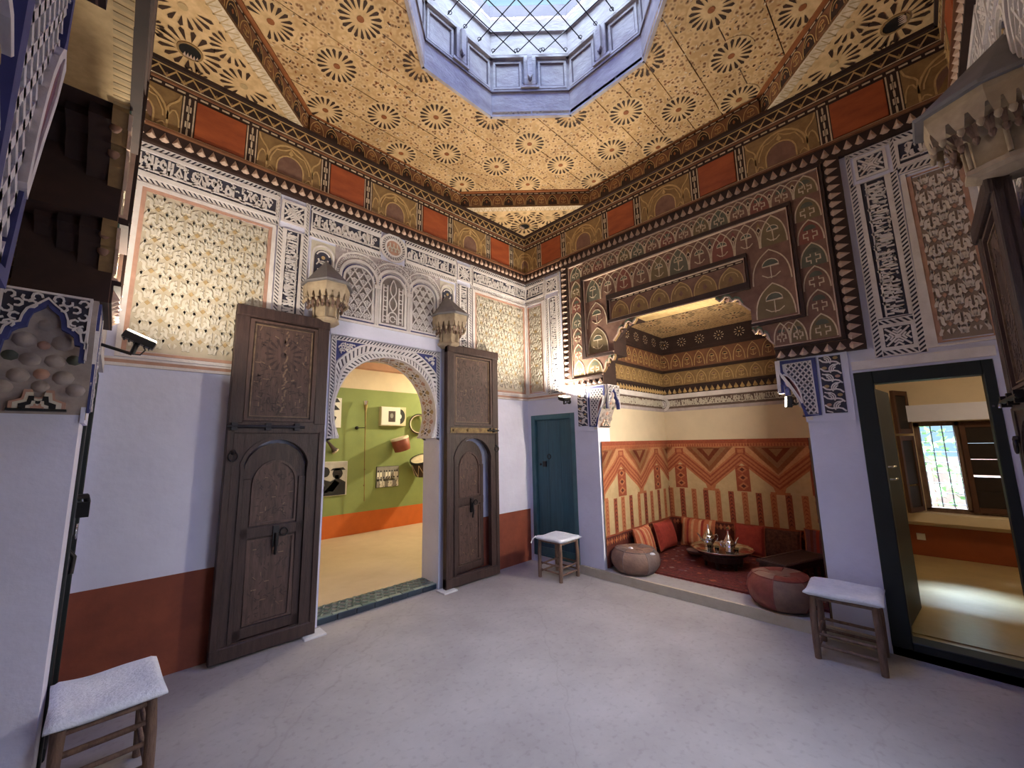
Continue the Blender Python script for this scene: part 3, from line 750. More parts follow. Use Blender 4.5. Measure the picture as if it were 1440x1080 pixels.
hatch(M, FB.sub(AC-AH, ZB-0.052), 2*AH, 0.052)
M.obj('spandrel_carving', arch)
M = MB()                # painted lozenges round the underside
def W_in(s_, d, h=0.0):
    a = phi0+(PI-2*phi0)*s_; r = inn(a)-h; return FB(AC+r*C(a), ZC+r*S(a), -0.30*d)
WI = Warp(W_in)
for k in range(20):
    c0 = (k+0.5)/20; hw_ = 0.5/20
    for d0, cl in ((0.30, OCHRE), (0.70, OCHRE)): M.prism(WI, [(c0-hw_, d0), (c0, d0-0.17), (c0+hw_, d0), (c0, d0+0.17)], 0.001, 0.002, (SALMON if k % 2 else OCHRE))
    M.prism(WI, [(c0-hw_*0.7, 0.5), (c0, 0.36), (c0+hw_*0.7, 0.5), (c0, 0.64)], 0.002, 0.004, (INK, STUCCO_GREY, INK, OCHRE)[k % 4])
    M.strip(WI, [(c0-hw_, 0.08), (c0, 0.5), (c0+hw_, 0.92)], 0.006, 0.002, 0.008, STUCCO); M.strip(WI, [(c0-hw_, 0.92), (c0, 0.5), (c0+hw_, 0.08)], 0.006, 0.002, 0.008, STUCCO)
M.obj('underside_lozenges', arch)

# threshold of glazed tiles
th = thing('tiled_threshold', (AC, 0.17, 0), 'low green glazed tile step under the carved arch', 'step')
M = MB(); M.box(XY, AC-AH, AC+AH, 0.035, 0.345, 0, 0.052, GROUT); M.obj('mortar_bed', th)
fx = [AC-AH+0.005+k*(2*AH-0.01)/7 for k in range(8)]
for k in range(7):
    M = MB(); M.bevbox(Fr((0, 0.035, 0), (1, 0, 0), (0, 0, 1), (0, -1, 0)), fx[k]+0.005, fx[k+1]-0.005, 0.001, 0.055+0.002*(k % 2), 0, 0.014+0.004*(k % 3 == 1), 0.004, TILE_D); M.obj('tile', th)
for k in range(9):
    M = MB(); a = AC-AH+0.006+k*(2*AH-0.012)/9; M.bevbox(XY, a+0.003, a+(2*AH-0.012)/9-0.003, 0.022, 0.072, 0.05, 0.060, 0.003, TILE_L if k % 3 else TILE_G); M.obj('tile', th)
M = MB(); x = AC-AH+0.02; k = 0
while x < AC+AH-0.05:          # herringbone of small tiles
    for r_ in range(3):
        y = 0.085+r_*0.085; c_, s_ = C(PI/4), S(PI/4) if (k+r_) % 2 else -S(PI/4)
        G = XY.sub(x+0.022, y+0.042, PI/4 if (k+r_) % 2 else -PI/4)
        M.bevbox(G, -0.046, 0.046, -0.0135, 0.0135, 0.05, 0.058, 0.002, TILE_L if (k*3+r_) % 4 == 0 else TILE_G)
    x += 0.038; k += 1
tag(M.obj('herringbone_tiles', th), kind='stuff')
# ------------------------------------------------------------------ wall with the alcove (u runs along y)
YC = -2.25
NL, NR, ND = -1.18, -3.32, 1.87        # alcove sides and depth
B1, B2, B3 = (-1.33, -3.15), (-1.50, -2.99), (-1.81, -2.69)
M = MB(); T = -0.27
M.box(FRW, -0.055, 0.34, 0, ZT, T, 0, PLASTER)
M.box(FRW, -0.83, -0.055, 1.985, ZT, T, 0, PLASTER)
M.box(FRW, NL, -0.83, 0, 2.3, T, 0, PLASTER); M.box(FRW, NL, -0.83, 2.3, ZT, T, 0, PLASTER)
M.box(FRW, -3.66, NR, 0, 2.3, T, 0, PLASTER); M.box(FRW, -3.66, NR, 2.3, ZT, T, 0, PLASTER)
M.box(FRW, NR, NL, 3.2, ZT, T, 0, PLASTER)
M.box(FRW, -4.40, -3.66, 2.115, ZT, T, 0, PLASTER); M.box(FRW, -4.84, -4.40, 0, ZT, T, 0, PLASTER)
M.box(FRW, -0.83, -0.055, -0.02, 0.085, T, -0.02, PLASTER)
# upper halves of the piers stand a little proud
for a, b_ in ((-1.19, -0.84), (-3.64, -3.31)): M.box(FRW, a, b_, 1.735, 2.3, 0, 0.016, PLASTER)
M.box(FRW, -4.42, -3.66, 2.135, 2.205, 0, 0.03, STUCCO)
wall_right = struct('wall_right', M)
M = MB(); M.box(FRW, -4.5, -3.66, -0.02, 0.06, T, 0.0, CREAM_GROUND); M.obj('door_sill', wall_right)
band_moulding(FRW, -0.70, -0.03, wall_right)
cream_panel(FRW, -0.375, -0.012, 2.27, 3.65, wall_right)
script_column(FRW, -0.66, -0.395, 2.27, 3.655, wall_right, 21, False)
top_band(FRW, -0.39, -0.01, wall_right, 22); square_tile(FRW, -0.635, 3.715, 0.22, wall_right)
M = MB(); hatch(M, FRW.sub(-0.37, 3.655, PI/2), 0.34, 0.032); hatch(M, FRW.sub(-0.64, 3.655, PI/2), 0.34, 0.03); M.obj('cord_border', wall_right)
script_column(FRW, -4.105, -3.81, 2.22, 3.70, wall_right, 23, True)
square_tile(FRW, -4.06, 3.73, 0.20, wall_right); top_band(FRW, -4.49, -4.11, wall_right, 24)
M = MB(); hatch(M, FRW.sub(-4.085, 3.70, PI/2), 0.30, 0.03); hatch(M, FRW.sub(-3.81, 3.70, PI/2), 0.30, 0.03); hatch(M, FRW.sub(-4.1, 3.945), 0.29, 0.04); M.obj('cord_border', wall_right)
WHITEISH = mat('stucco_pinkish', (0.80, 0.72, 0.68), 0.85, c2=(0.70, 0.62, 0.58), scale=6)
cream_panel(FRW, -4.485, -4.115, 2.235, 3.65, wall_right, 0.15, 0.21, line=WHITEISH, ground=mat('stucco_umber_ground', (0.36, 0.28, 0.24), 0.9), flower=SALMON)

# alcove shell
FNL = Fr((0, NL, 0), (1, 0, 0), (0, 0, 1), (0, -1, 0))
FNB = Fr((ND, 0, 0), (0, 1, 0), (0, 0, 1), (-1, 0, 0))
FNR = Fr((0, NR, 0), (1, 0, 0), (0, 0, 1), (0, 1, 0))
M = MB()
M.box(FNL, -T, ND+0.2, 0, 3.3, -0.2, 0, CREAMWALL); M.box(FNR, -T, ND+0.2, 0, 3.3, -0.2, 0, CREAMWALL); M.box(FNB, NR, NL, 0, 3.3, -0.2, 0, CREAMWALL)
wall_alcove = struct('wall_alcove', M)
M = MB(); M.box(XY, 0.0, ND, NR, NL, -0.1, 0.095, FLOORM); struct('floor_alcove', M)
M = MB()
M.box(XY, -0.035, 0.0, -3.64, -0.85, -0.02, 0.095, CREAM_GROUND)
tag(M.obj('alcove_kerb'), kind='structure')
# plaster and painted cornice round the alcove
def alcove_bands(F, a, b_, seed, parent):
    L = b_-a
    M = MB(); scroll(M, F.sub(a, 2.085), L, 0.15, seed, ground=mat('umber_ground', (0.16, 0.11, 0.09), 0.9), line=CREAM, border=False, h=0.012)
    M.box(F, a, b_, 2.04, 2.085, 0, 0.024, STUCCO_GREY); M.box(F, a, b_, 2.235, 2.30, 0, 0.03, STUCCO); M.obj('script_panel', parent)
    M = MB(); tooth_row(M, F.sub(a, 2.30, h=0.0), L, 0.10, h=0.03, ground=PWOOD_DARK, tip=PGOLD); M.box(F, a, b_, 2.40, 2.43, 0, 0.05, PWOOD_DARK); M.obj('tooth_moulding', parent)
    for v0, v1, h, fld in ((2.43, 2.64, 0.03, PGOLD_DK), (2.68, 2.93, 0.06, PWOOD)):
        M = MB(); M.box(F, a, b_, v0, v1, 0, h, fld); n = max(2, int(L/0.17)); d = L/n
        for k in range(n): arch_motif(M, F.sub(a+(k+0.5)*d, v0+0.02, h=h), d*0.82, v1-v0-0.04, None, PROSE if h < 0.05 else PWOOD_DARK, PGOLD, 0)
        M.box(F, a, b_, v1, v1+0.04, 0, h+0.03, PWOOD_DARK); M.obj('painted_cornice', parent)
    M = MB(); M.box(F, a, b_, 2.97, 3.2, 0, 0.10, PWOOD_DARK); n = max(2, int(L/0.26)); d = L/n
    for k in range(n): star_rosette(M, F.sub(a+(k+0.5)*d, 3.08, h=0.10), 0.07, 10, petal=PLINE, disc=PWOOD_DARK, core=PGOLD)
    M.obj('rosette_cornice', parent)
alcove_bands(FNL, 0.0, ND, 31, wall_alcove); alcove_bands(FNB, NR, NL, 32, wall_alcove); alcove_bands(FNR, 0.0, ND, 33, wall_alcove)
M = MB(); G = FNB.sub(NL-0.005, 2.155, h=0.02)
for r in (0.05, 0.08, 0.10): M.strip(G, [(r*C(k*PI/10), r*S(k*PI/10)) for k in range(20)], 0.014, 0, 0.03, STUCCO, True)
M.prism(G, [(0.03*C(k*PI/6), 0.03*S(k*PI/6)) for k in range(12)], 0, 0.03, STUCCO); M.obj('corner_medallion', wall_alcove)
M = MB(); M.box(XY, 0.0, ND, NR, NL, 3.2, 3.26, CEILM)
CFA = Fr((0, 0, 3.2), (1, 0, 0), (0, 1, 0), (0, 0, -1))
for x in (0.35, 0.85, 1.35):
    for y in (-1.55, -2.0, -2.45, -2.9): star_rosette(M, CFA.sub(x, y), 0.15, 16)
struct('ceiling_alcove', M)

LEAFRED = mat('dull_red_paint', (0.30, 0.09, 0.08), 0.8, c2=(0.18, 0.06, 0.06), scale=40)
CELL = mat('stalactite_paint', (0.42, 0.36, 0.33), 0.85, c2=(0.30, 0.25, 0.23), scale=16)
# ---- stucco brackets under the painted surround
def bracket(u_j, u_t, name, label, far):
    """corbelled bracket: jamb at u_j, tip at u_t"""
    s_ = 1 if u_t > u_j else -1
    t = thing(name, (0.1, u_j, 1.75), label, 'bracket', None)
    w_ = abs(u_t-u_j); du = lambda x: u_j + s_*x            # x: towards the opening
    prof = [(-0.006, 1.75), (0.018, 1.84), (0.05, 1.93), (0.085, 2.01), (0.125, 2.085), (w_-0.012, 2.15), (w_, 2.19), (w_, 2.30)]
    M = MB(); poly = [(du(x), z) for x, z in prof] + [(du(-0.04), 2.30), (du(-0.04), 1.75)]
    if s_ < 0: poly = poly[::-1]
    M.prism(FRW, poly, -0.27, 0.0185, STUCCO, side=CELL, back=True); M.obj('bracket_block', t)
    # front: lattice panel, red quarter, floral strip
    M = MB(); h0 = 0.0185
    a, b_ = du(-0.112), du(0.10); x0, x1 = min(a, b_), max(a, b_)
    pl = [(du(-0.095), 1.79), (du(0.0), 1.79), (du(0.03), 1.92), (du(0.105), 2.13), (du(w_-0.025), 2.19), (du(w_-0.025), 2.275), (du(-0.095), 2.275)]
    cv = [(du(-0.085), 1.80), (du(0.0), 1.80), (du(0.02), 1.92), (du(0.10), 2.13), (du(0.10), 2.265), (du(-0.085), 2.265)]
    if s_ < 0: cv = cv[::-1]
    hull = [(du(-0.085), 1.80), (du(-0.0), 1.80), (du(0.10), 2.12), (du(0.115), 2.265), (du(-0.085), 2.265)]
    if s_ < 0: hull = hull[::-1]
    lattice(M, FRW.sub(0, 0, h=h0), hull, 0.033, 0.0115, h=0.006)
    M.strip(FRW, pl, 0.018, h0, h0+0.010, BLUE, True)
    M.strip(FRW, [(u-s_*0*0.01, v) for u, v in [(du(-0.078), 1.806), (du(-0.078), 2.26), (du(0.12), 2.26)]], 0.012, h0, h0+0.008, STUCCO)
    q = [(du(0.018), 1.90), (du(0.06), 2.0), (du(0.10), 2.085), (du(w_-0.03), 2.155)] + [(du(x), z) for x, z in bez((w_-0.04, 2.165), (w_*0.55, 2.155), (0.025, 2.06), (0.014, 1.91), 6)]
    if s_ < 0: q = q[::-1]
    M.prism(FRW, q, h0, h0+0.010, LEAFRED); M.strip(FRW, q, 0.012, h0, h0+0.0125, STUCCO, True)
    M.obj('lattice_face', t)
    M = MB(); a, b_ = du(-0.275), du(-0.130); x0, x1 = min(a, b_), max(a, b_)
    M.prism(FRW, [(x0, 1.80), (x1, 1.80), (x1, 2.28), (x0, 2.28)], h0, h0+0.001, INK)
    rng = random.Random(4)
    for j in range(6):
        z = 1.84+j*0.078; xm = (x0+x1)/2; g = 1 if j % 2 else -1
        M.strip(FRW, bez((x0+0.005, z-0.03), (x0+0.05, z+0.04), (x1-0.05, z-0.04), (x1-0.005, z+0.03), 6)[::g], 0.012, h0, h0+0.012, STUCCO)
        for k in range(3):
            M.strip(FRW, arc(xm+g*0.032, z+0.012, 0.014+0.014*k, 20+g*60, 160+g*60, 5), 0.008, h0, h0+0.011, STUCCO)
        M.prism(FRW, [(xm-g*0.04+0.018*C(k*PI/4), z+0.03+0.013*S(k*PI/4)) for k in range(8)], h0, h0+0.008, OCHRE if j % 3 else SALMON)
        M.strip(FRW, [(xm-g*0.06, z-0.02), (xm-g*0.02, z-0.035)], 0.009, h0, h0+0.012, STUCCO)
    M.obj('floral_strip', t)
    # soffit side: a lobed hood over small stalactite cells
    G = Fr((0.0, u_j, 0), (1, 0, 0), (0, 0, 1), (0, float(s_), 0))       # u: into the wall, h: towards the opening
    M = MB(); D = 0.27; hh = w_
    hl = [(0.012, 2.0), (0.012, 2.075), (0.030, 2.082), (0.036, 2.115), (0.055, 2.135), (0.076, 2.145), (0.080, 2.175), (0.090, 2.205), (0.108, 2.222), (0.122, 2.235)]
    lob = hl+[(0.135, 2.262)]+[(0.27-x, y) for x, y in hl[::-1]]
    top = [(0.0, 2.0), (0.0, 2.30), (0.27, 2.30), (0.27, 2.0)]
    n = len(lob)
    outer = []
    for k in range(n):
        f = k/(n-1)
        outer.append((0.0, 2.0+0.3*f*4) if f < 0.25 else ((0.27*(f-0.25)*2, 2.30) if f <= 0.75 else (0.27, 2.30-0.3*(f-0.75)*4)))
    for h_ in (hh, hh+0.016):
        M.add([G(u, v, h_) for u, v in lob+outer], [(k, k+1, n+k+1, n+k) for k in range(n-1)], STUCCO)
    for sx in (0, 1):
        q = [(x, y) for x, y in hl[1:]]+[(0.135, 2.262), (0.135, 2.296), (0.004, 2.296), (0.004, 2.075)]
        q = [(0.27-x, y) for x, y in q] if sx else q
        for k in range(len(q)-3): M.add([G(*q[k], hh+0.0165), G(*q[k+1], hh+0.0165), G(*q[-2], hh+0.0165)], [(0, 1, 2)], INK)
    M.strip(G, lob, 0.018, hh-0.02, hh+0.020, BLUE); M.strip(G, [(u+(0.011 if u > 0.135 else -0.011 if u < 0.135 else 0), v+0.010) for u, v in lob], 0.007, hh, hh+0.026, STUCCO)
    M.strip(G, [(0.005, 2.06), (0.005, 2.295), (0.265, 2.295), (0.265, 2.06)], 0.009, hh, hh+0.026, STUCCO)
    for sx in (0, 1):
        for k, (u, v) in enumerate(((0.026, 2.268), (0.050, 2.235), (0.024, 2.205), (0.076, 2.262), (0.020, 2.150), (0.048, 2.175), (0.104, 2.272), (0.036, 2.30-0.16), (0.090, 2.235))):
            uu = D-u if sx else u
            M.strip(G, arc(uu, v, 0.015, k*50, k*50+250, 5), 0.0075, hh+0.016, hh+0.027, STUCCO)
    M.obj('lobed_hood', t)
    M = MB()
    def dome(u, v, h_, r, mt):
        M.lathe([(r*C(k*PI/8), r*0.9*S(k*PI/8)) for k in range(5)], mt, G(u, v, h_), 10, axis=tuple(G.n))
    for u, v, h_, r, mt in ((0.135, 2.17, 0.135, 0.050, STUCCO), (0.078, 2.10, 0.118, 0.046, STUCCO), (0.192, 2.10, 0.118, 0.046, STUCCO),
                            (0.098, 2.02, 0.078, 0.042, STUCCO), (0.172, 2.02, 0.078, 0.042, STUCCO), (0.040, 2.03, 0.085, 0.034, PGREEN), (0.230, 2.03, 0.085, 0.034, PGREEN),
                            (0.135, 1.955, 0.060, 0.030, SALMON), (0.068, 1.945, 0.052, 0.040, STUCCO), (0.202, 1.945, 0.052, 0.040, STUCCO), (0.135, 2.075, 0.125, 0.022, SALMON),
                            (0.025, 1.89, 0.036, 0.036, STUCCO), (0.245, 1.89, 0.036, 0.036, STUCCO), (0.135, 1.90, 0.036, 0.034, STUCCO)):
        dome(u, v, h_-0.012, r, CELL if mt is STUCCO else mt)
    M.obj('stalactite_cells', t)
    M = MB(); zz = 1.795; hb = 0.035
    for k, mt in ((1.0, SALMON), (0.86, CREAM), (0.66, BLACK), (0.40, CREAM), (0.24, SALMON)):
        q = [(-0.085, 0), (-0.085, 0.03), (-0.05, 0.045), (-0.045, 0.085), (-0.02, 0.085), (-0.018, 0.055), (0, 0.05)]
        q = [(0.135-x*k*-1 if False else 0.135+x*k, zz+y*k) for x, y in q] + [(0.135-x*k, zz+y*k) for x, y in q[::-1][1:]]
        hb += 0.0015; M.prism(G, q, hb-0.03, hb, mt)
    M.strip(G, [(0.045, zz-0.006), (0.225, zz-0.006)], 0.010, 0.0, hb, BLACK); M.obj('floral_base', t)
    return t
br_a = bracket(NL, B1[0], 'stucco_bracket', 'white lattice-faced stucco bracket left of the cushioned alcove, above the middle stool', True)
br_b = bracket(NR, B1[1], 'stucco_bracket', 'white lattice-faced stucco bracket with blue edging right of the cushioned alcove', False)

# ---- painted wooden surround of the alcove
sur = thing('painted_surround', (0, YC, 2.3), 'painted wooden surround of stepped arabesque panels round the cushioned alcove opening', 'surround')
UL, UR, VB, VT = -0.73, -3.77, 2.30, 4.0
HP = 0.05
M = MB()
def both(M, a, b_, v0, v1, h0, h1, mt):
    M.box(FRW, min(a, b_), max(a, b_), v0, v1, h0, h1-0.003, PWOOD_DARK); M.box(FRW, min(a, b_), max(a, b_), v0, v1, h1-0.003, h1, mt)  # reveals and undersides get a darker colour that stands in for shade
both(M, UL, B1[0], VB, 2.65, -0.25, HP, PROSE); both(M, UR, B1[1], VB, 2.65, -0.25, HP, PROSE)
both(M, UL, B2[0], 2.65, 3.04, -0.25, HP, PROSE); both(M, UR, B2[1], 2.65, 3.04, -0.25, HP, PROSE)
both(M, UL, UR, 3.04, VT, -0.25, HP, PROSE)
M.obj('backing_boards', sur)
G = FRW.sub(0, 0, h=HP)
def ring_rect(M, a, b_, v0, v1, wd, h, mt, open_bottom=None):
    if open_bottom:
        l, r = open_bottom
        M.strip(G, [(l, v0), (a, v0), (a, v1), (b_, v1), (b_, v0), (r, v0)], wd, 0, h, mt)
    else: M.strip(G, [(a, v0), (a, v1), (b_, v1), (b_, v0)], wd, 0, h, mt, True)
# outer drop moulding
M = MB(); tw = 0.115
tooth_row(M, G.sub(UL, VB, PI/2), VT-VB, tw, h=0.025); M.obj('drop_moulding', sur); M = MB(); tooth_row(M, G.sub(UR+tw, VB, PI/2), VT-VB, tw, h=0.025); M.obj('drop_moulding', sur); M = MB()
tooth_row(M, G.sub(B1[0], VB), UL-tw-B1[0], 0.09, h=0.025); M.obj('drop_moulding', sur); M = MB(); tooth_row(M, G.sub(UR+tw, VB), B1[1]-UR-tw, 0.09, h=0.025)
M.obj('drop_moulding', sur)
M = MB()
ring_rect(M, UL-tw-0.012, UR+tw+0.012, VB+0.102, VT-0.030, 0.024, 0.034, PWOOD_DARK, (B1[0], B1[1]))
ring_rect(M, UL-tw-0.034, UR+tw+0.034, VB+0.122, VT-0.050, 0.012, 0.020, PPINK, (B1[0], B1[1]))
ring_rect(M, -1.085, -3.395, 2.655, 3.72, 0.030, 0.036, PWOOD_DARK, (B2[0], B2[1])); ring_rect(M, -1.115, -3.365, 2.68, 3.692, 0.012, 0.022, PPINK, (B2[0], B2[1]))
ring_rect(M, -1.455, -3.005, 3.055, 3.36, 0.034, 0.036, PWOOD_DARK); ring_rect(M, -1.48, -2.98, 3.078, 3.337, 0.010, 0.020, PPINK)
M.obj('frame_fillets', sur)
TINTS = [mat('tint_olive', (0.22, 0.16, 0.085), 0.85, scale=10), None, mat('tint_red', (0.27, 0.10, 0.075), 0.85, scale=10), None, mat('tint_grey_green', (0.15, 0.145, 0.105), 0.85, scale=10)]
def motif_grid(M, a, b_, v0, v1, mw, mh, alt, dome, field=None, lw=0.009):
    L = abs(b_-a); n = max(1, round(L/mw)); d = L/n; rows = max(1, round((v1-v0)/mh)); e = (v1-v0)/rows; lo = min(a, b_)
    for j in range(rows):
        for k in range(n):
            arch_motif(M, G.sub(lo+(k+0.5)*d, v0+j*e+0.004), d*0.96, e*0.97, TINTS[(3*j+k) % 5], dome, PLINE, alt, lw*1.15)
            if k: # interlacing second arch between two neighbours
                o = [(x*d*0.5, y*e) for x, y in bez((-1.0, 0.30), (-0.98, 0.74), (-0.55, 0.90), (0, 0.97), 5)]
                M.strip(G.sub(lo+k*d, v0+j*e), o+[(-x, y) for x, y in o[::-1][1:]], lw*0.8, 0.001, 0.0035, PLINE)
                M.prism(G.sub(lo+k*d, v0+j*e), [(-d*0.10, e*0.70), (d*0.10, e*0.70), (0, e*0.90)], 0.001, 0.002, (PGREEN, PGOLD_DK, LEAFRED)[(j+k) % 3])
            if j < rows-1 or True:
                r = min(d, e)*0.09; cx, cy = lo+k*d, v0+(j+0.62)*e
                if k: M.prism(G, [(cx-r, cy), (cx, cy-r), (cx+r, cy), (cx, cy+r)], 0.001, 0.003, PWOOD_DARK); M.strip(G, [(cx-r, cy), (cx, cy-r*1.6), (cx+r, cy), (cx, cy+r*1.6)], lw*0.7, 0.001, 0.004, PLINE, True)
                if k: M.strip(G, [(cx, cy-r*1.6), (cx, v0+j*e)], lw*0.7, 0.001, 0.004, PLINE)
oi = tw+0.045
M = MB(); motif_grid(M, UL-oi, UR+oi, 3.745, VT-0.062, 0.185, 0.19, 1, PGREEN)
M.obj('painted_field', sur)
for a, b_ in ((UL-oi, -1.065), (-3.415, UR+oi)):
    M = MB(); motif_grid(M, a, b_, VB+0.135, 3.73, 0.19, 0.215, 1, PGREEN); M.obj('painted_field', sur)
for a, b_ in ((-1.10, B1[0]), (B1[1], -3.40)):
    M = MB(); motif_grid(M, a, b_, VB+0.135, 2.635, 0.16, 0.19, 1, PGREEN); M.obj('painted_field', sur)
M = MB(); motif_grid(M, -1.13, -3.35, 3.385, 3.68, 0.23, 0.29, 0, PGREEN); M.obj('painted_field', sur)
for a, b_ in ((-1.13, -1.43), (-3.03, -3.35)):
    M = MB(); motif_grid(M, a, b_, 2.70, 3.36, 0.30, 0.33, 0, PGREEN); M.obj('painted_field', sur)
M = MB()
GF = PGOLD_DK
for k in range(6):
    d = 1.48/6; arch_motif(M, G.sub(-2.97+(k+0.5)*d, 3.085), d*0.92, 0.205, GF, PROSE, PGOLD, 2, 0.010)
dashes(M, G.sub(-2.97, 3.30), 1.48, 0.028)
M.obj('lintel_arcade', sur)
# wooden stalactite corners of the stepped opening
def corner_bracket(u_e, s_, w_, z0, z1, name):
    M = MB(); du = lambda x: u_e+s_*x
    P = [(0, z1), (w_, z1), (w_, z1-0.03), (w_*0.86, z1-0.075), (w_*0.80, z1-0.06), (w_*0.70, z1-0.035), (w_*0.58, z1-0.05), (w_*0.5, z1-0.10), (w_*0.40, z1-0.085), (w_*0.30, z1-0.10), (w_*0.2, z1-0.16), (0.0, z0)]
    pl = [(du(x), z) for x, z in P]
    if s_ < 0: pl = pl[::-1]
    M.prism(FRW, pl, 0.0, HP, PROSE, side=PGOLD_DK, back=True)
    M.strip(FRW, [(du(x), z) for x, z in P[2:]], 0.014, HP, HP+0.012, PPINK)
    M.strip(FRW, [(du(x), z+0.022) for x, z in P[2:-1]], 0.016, HP, HP+0.006, mat('bracket_green', (0.15, 0.22, 0.15), 0.6))
    # receding steps behind the scalloped face, coloured dark for the shade there
    for k in range(3):
        f = 1-0.26*k; q = [(du(x*f), z1-(z1-z)*f) for x, z in ((0, z1), (w_*0.8, z1), (w_*0.8, z1-0.05), (w_*0.4, z1-0.09), (0, z0+0.02))]
        if s_ < 0: q = q[::-1]
        M.prism(FRW, q, -0.07*(k+1), -0.07*k, PWOOD_DARK, side=PWOOD_DARK, back=True)
    for k in range(2):
        M.lathe([(0.022*C(j*PI/6), 0.03*S(j*PI/6)) for j in range(4)], PROSE, FRW(du(w_*(0.30+0.38*k)), z1-0.11+0.06*k, 0.01), 8, axis=(0, 0, -1))
    M.obj(name, sur)
corner_bracket(B1[0], -1, 0.17, 2.45, 2.65, 'scalloped_corner'); corner_bracket(B1[1], 1, 0.16, 2.45, 2.65, 'scalloped_corner')
corner_bracket(B2[0], -1, 0.31, 2.81, 3.04, 'scalloped_corner'); corner_bracket(B2[1], 1, 0.30, 2.81, 3.04, 'scalloped_corner')
M = MB(); M.box(FRW, B3[1], B3[0], 3.030, 3.041, -0.20, HP+0.001, PGOLD)
for k in range(22): M.box(FRW, B3[1]+k*0.04, B3[1]+k*0.04+0.02, 3.0285, 3.03, 0.0, HP, OCHRE)
M.obj('lintel_underside', sur)
# ------------------------------------------------------------------ ceiling
OCT = [(0, -1.25), (-1.25, 0), (-3.15, 0), (-4.4, -1.25), (-4.4, -3.25), (-3.15, -4.5), (-1.25, -4.5), (0, -3.25)]
AX, HA, HB = MID.x, 0.97, 0.40
HOLE = [(HA, -HB), (HA, HB), (HB, HA), (-HB, HA), (-HA, HB), (-HA, -HB), (-HB, -HA), (HB, -HA)]
HOLE = [(AX+x, YC+y) for x, y in HOLE]
CF = Fr((0, 0, ZT), (1, 0, 0), (0, 1, 0), (0, 0, -1))
def clip_half(poly, a, b, c_):      # keep a*x+b*y <= c
    o = []
    for k in range(len(poly)):
        p, q = poly[k], poly[(k+1) % len(poly)]; dp, dq = a*p[0]+b*p[1]-c_, a*q[0]+b*q[1]-c_
        if dp <= 0: o.append(p)
        if (dp < 0 < dq) or (dq < 0 < dp):
            t = dp/(dp-dq); o.append((p[0]+(q[0]-p[0])*t, p[1]+(q[1]-p[1])*t))
    return o
def clip_convex(poly, conv):
    for k in range(len(conv)):
        p, q = conv[k], conv[(k+1) % len(conv)]; nx, ny = q[1]-p[1], -(q[0]-p[0])
        poly = clip_half(poly, nx, ny, nx*p[0]+ny*p[1])
        if len(poly) < 3: return []
    return poly
M = MB()
for a, b_, c_, d in ((X0-0.3, 0.3, Y0-0.3, YC-HA), (X0-0.3, 0.3, YC+HA, 0.3), (X0-0.3, AX-HA, YC-HA, YC+HA), (AX+HA, 0.3, YC-HA, YC+HA)):
    M.box(XY, a-(0.03 if a > AX else 0)*-1, b_-(0.03 if b_ < AX else 0), c_+(0.03 if c_ > YC else 0), d-(0.03 if d < YC else 0), ZT+0.035, ZT+0.12, PWOOD_DARK)
ceiling = struct('ceiling', M)
seams = [-2.25, -1.93, -1.62, -1.29, -0.97, -0.68, -0.40, -0.13, 0.13, 0.40, 0.68, 0.97, 1.29, 1.62, 1.93, 2.25]
def plank(poly, k):
    if len(poly) < 3: return
    M = MB(); M.prism(CF, poly, -0.03, 0.0+0.0015*(k % 3), CEILM); M.obj('plank', ceiling)
for k in range(len(seams)-1):
    y0, y1 = YC+seams[k]+0.0045, YC+seams[k+1]-0.0045
    st = clip_convex([(X0, y0), (0, y0), (0, y1), (X0, y1)], OCT)
    ym = (y0+y1)/2-YC
    if abs(ym) >= HA: plank(st, k); continue
    for s_ in (-1, 1):      # planks stop at the light shaft
        if abs(ym) < HB: q = clip_half(st, -s_, 0, -s_*(AX+s_*HA))
        else:
            t = 1 if ym > 0 else -1; n = (s_, t); cc = s_*(AX+s_*HB)+t*(YC+t*HA)
            q = clip_half(clip_half(st, -n[0], -n[1], -cc), -s_, 0, -s_*(AX+s_*HB*0.999))
        plank(q, k)
def inside_oct(u, v, m=0.03):
    for k in range(8):
        p, q = OCT[k], OCT[(k+1) % 8]; L = math.hypot(q[0]-p[0], q[1]-p[1])
        if ((q[0]-p[0])*(v-p[1])-(q[1]-p[1])*(u-p[0]))/L < m: return False
    return True
def outside_hole(u, v, m=0.04):
    dx, dy = abs(u-AX), abs(v-YC)
    return dx > HA+m or dy > HA+m or dx+dy > HA+HB+m*1.3
stars = []
for k in range(8):
    a = k*45
    stars += [(1.08, a+22.5), (1.385, a), (1.79, a+12.6), (1.79, a-12.6), (2.10, a), (2.24, a+22.5)]
for r, a in stars:
    x, y = AX+r*C(math.radians(a)), YC+r*S(math.radians(a))
    G = CF.sub(x, y, h=0.0035); M = MB()
    def clp(u, v): return inside_oct(x+u, y+v) and outside_hole(x+u, y+v)
    rr = 0.168
    disc = clip_convex([(x+rr*1.08*C(j*PI/12), y+rr*1.08*S(j*PI/12)) for j in range(24)], OCT)
    if len(disc) >= 3 and r > 1.2: M.prism(CF, disc, 0.0035, 0.0035, CEIL_STAR)
    star_rosette(M, G, rr, 18, clip=clp, a0=k*0.1)
    if M.v: M.obj('painted_star', ceiling)
rng = random.Random(77); M = MB()       # a scatter of small painted knots between the stars
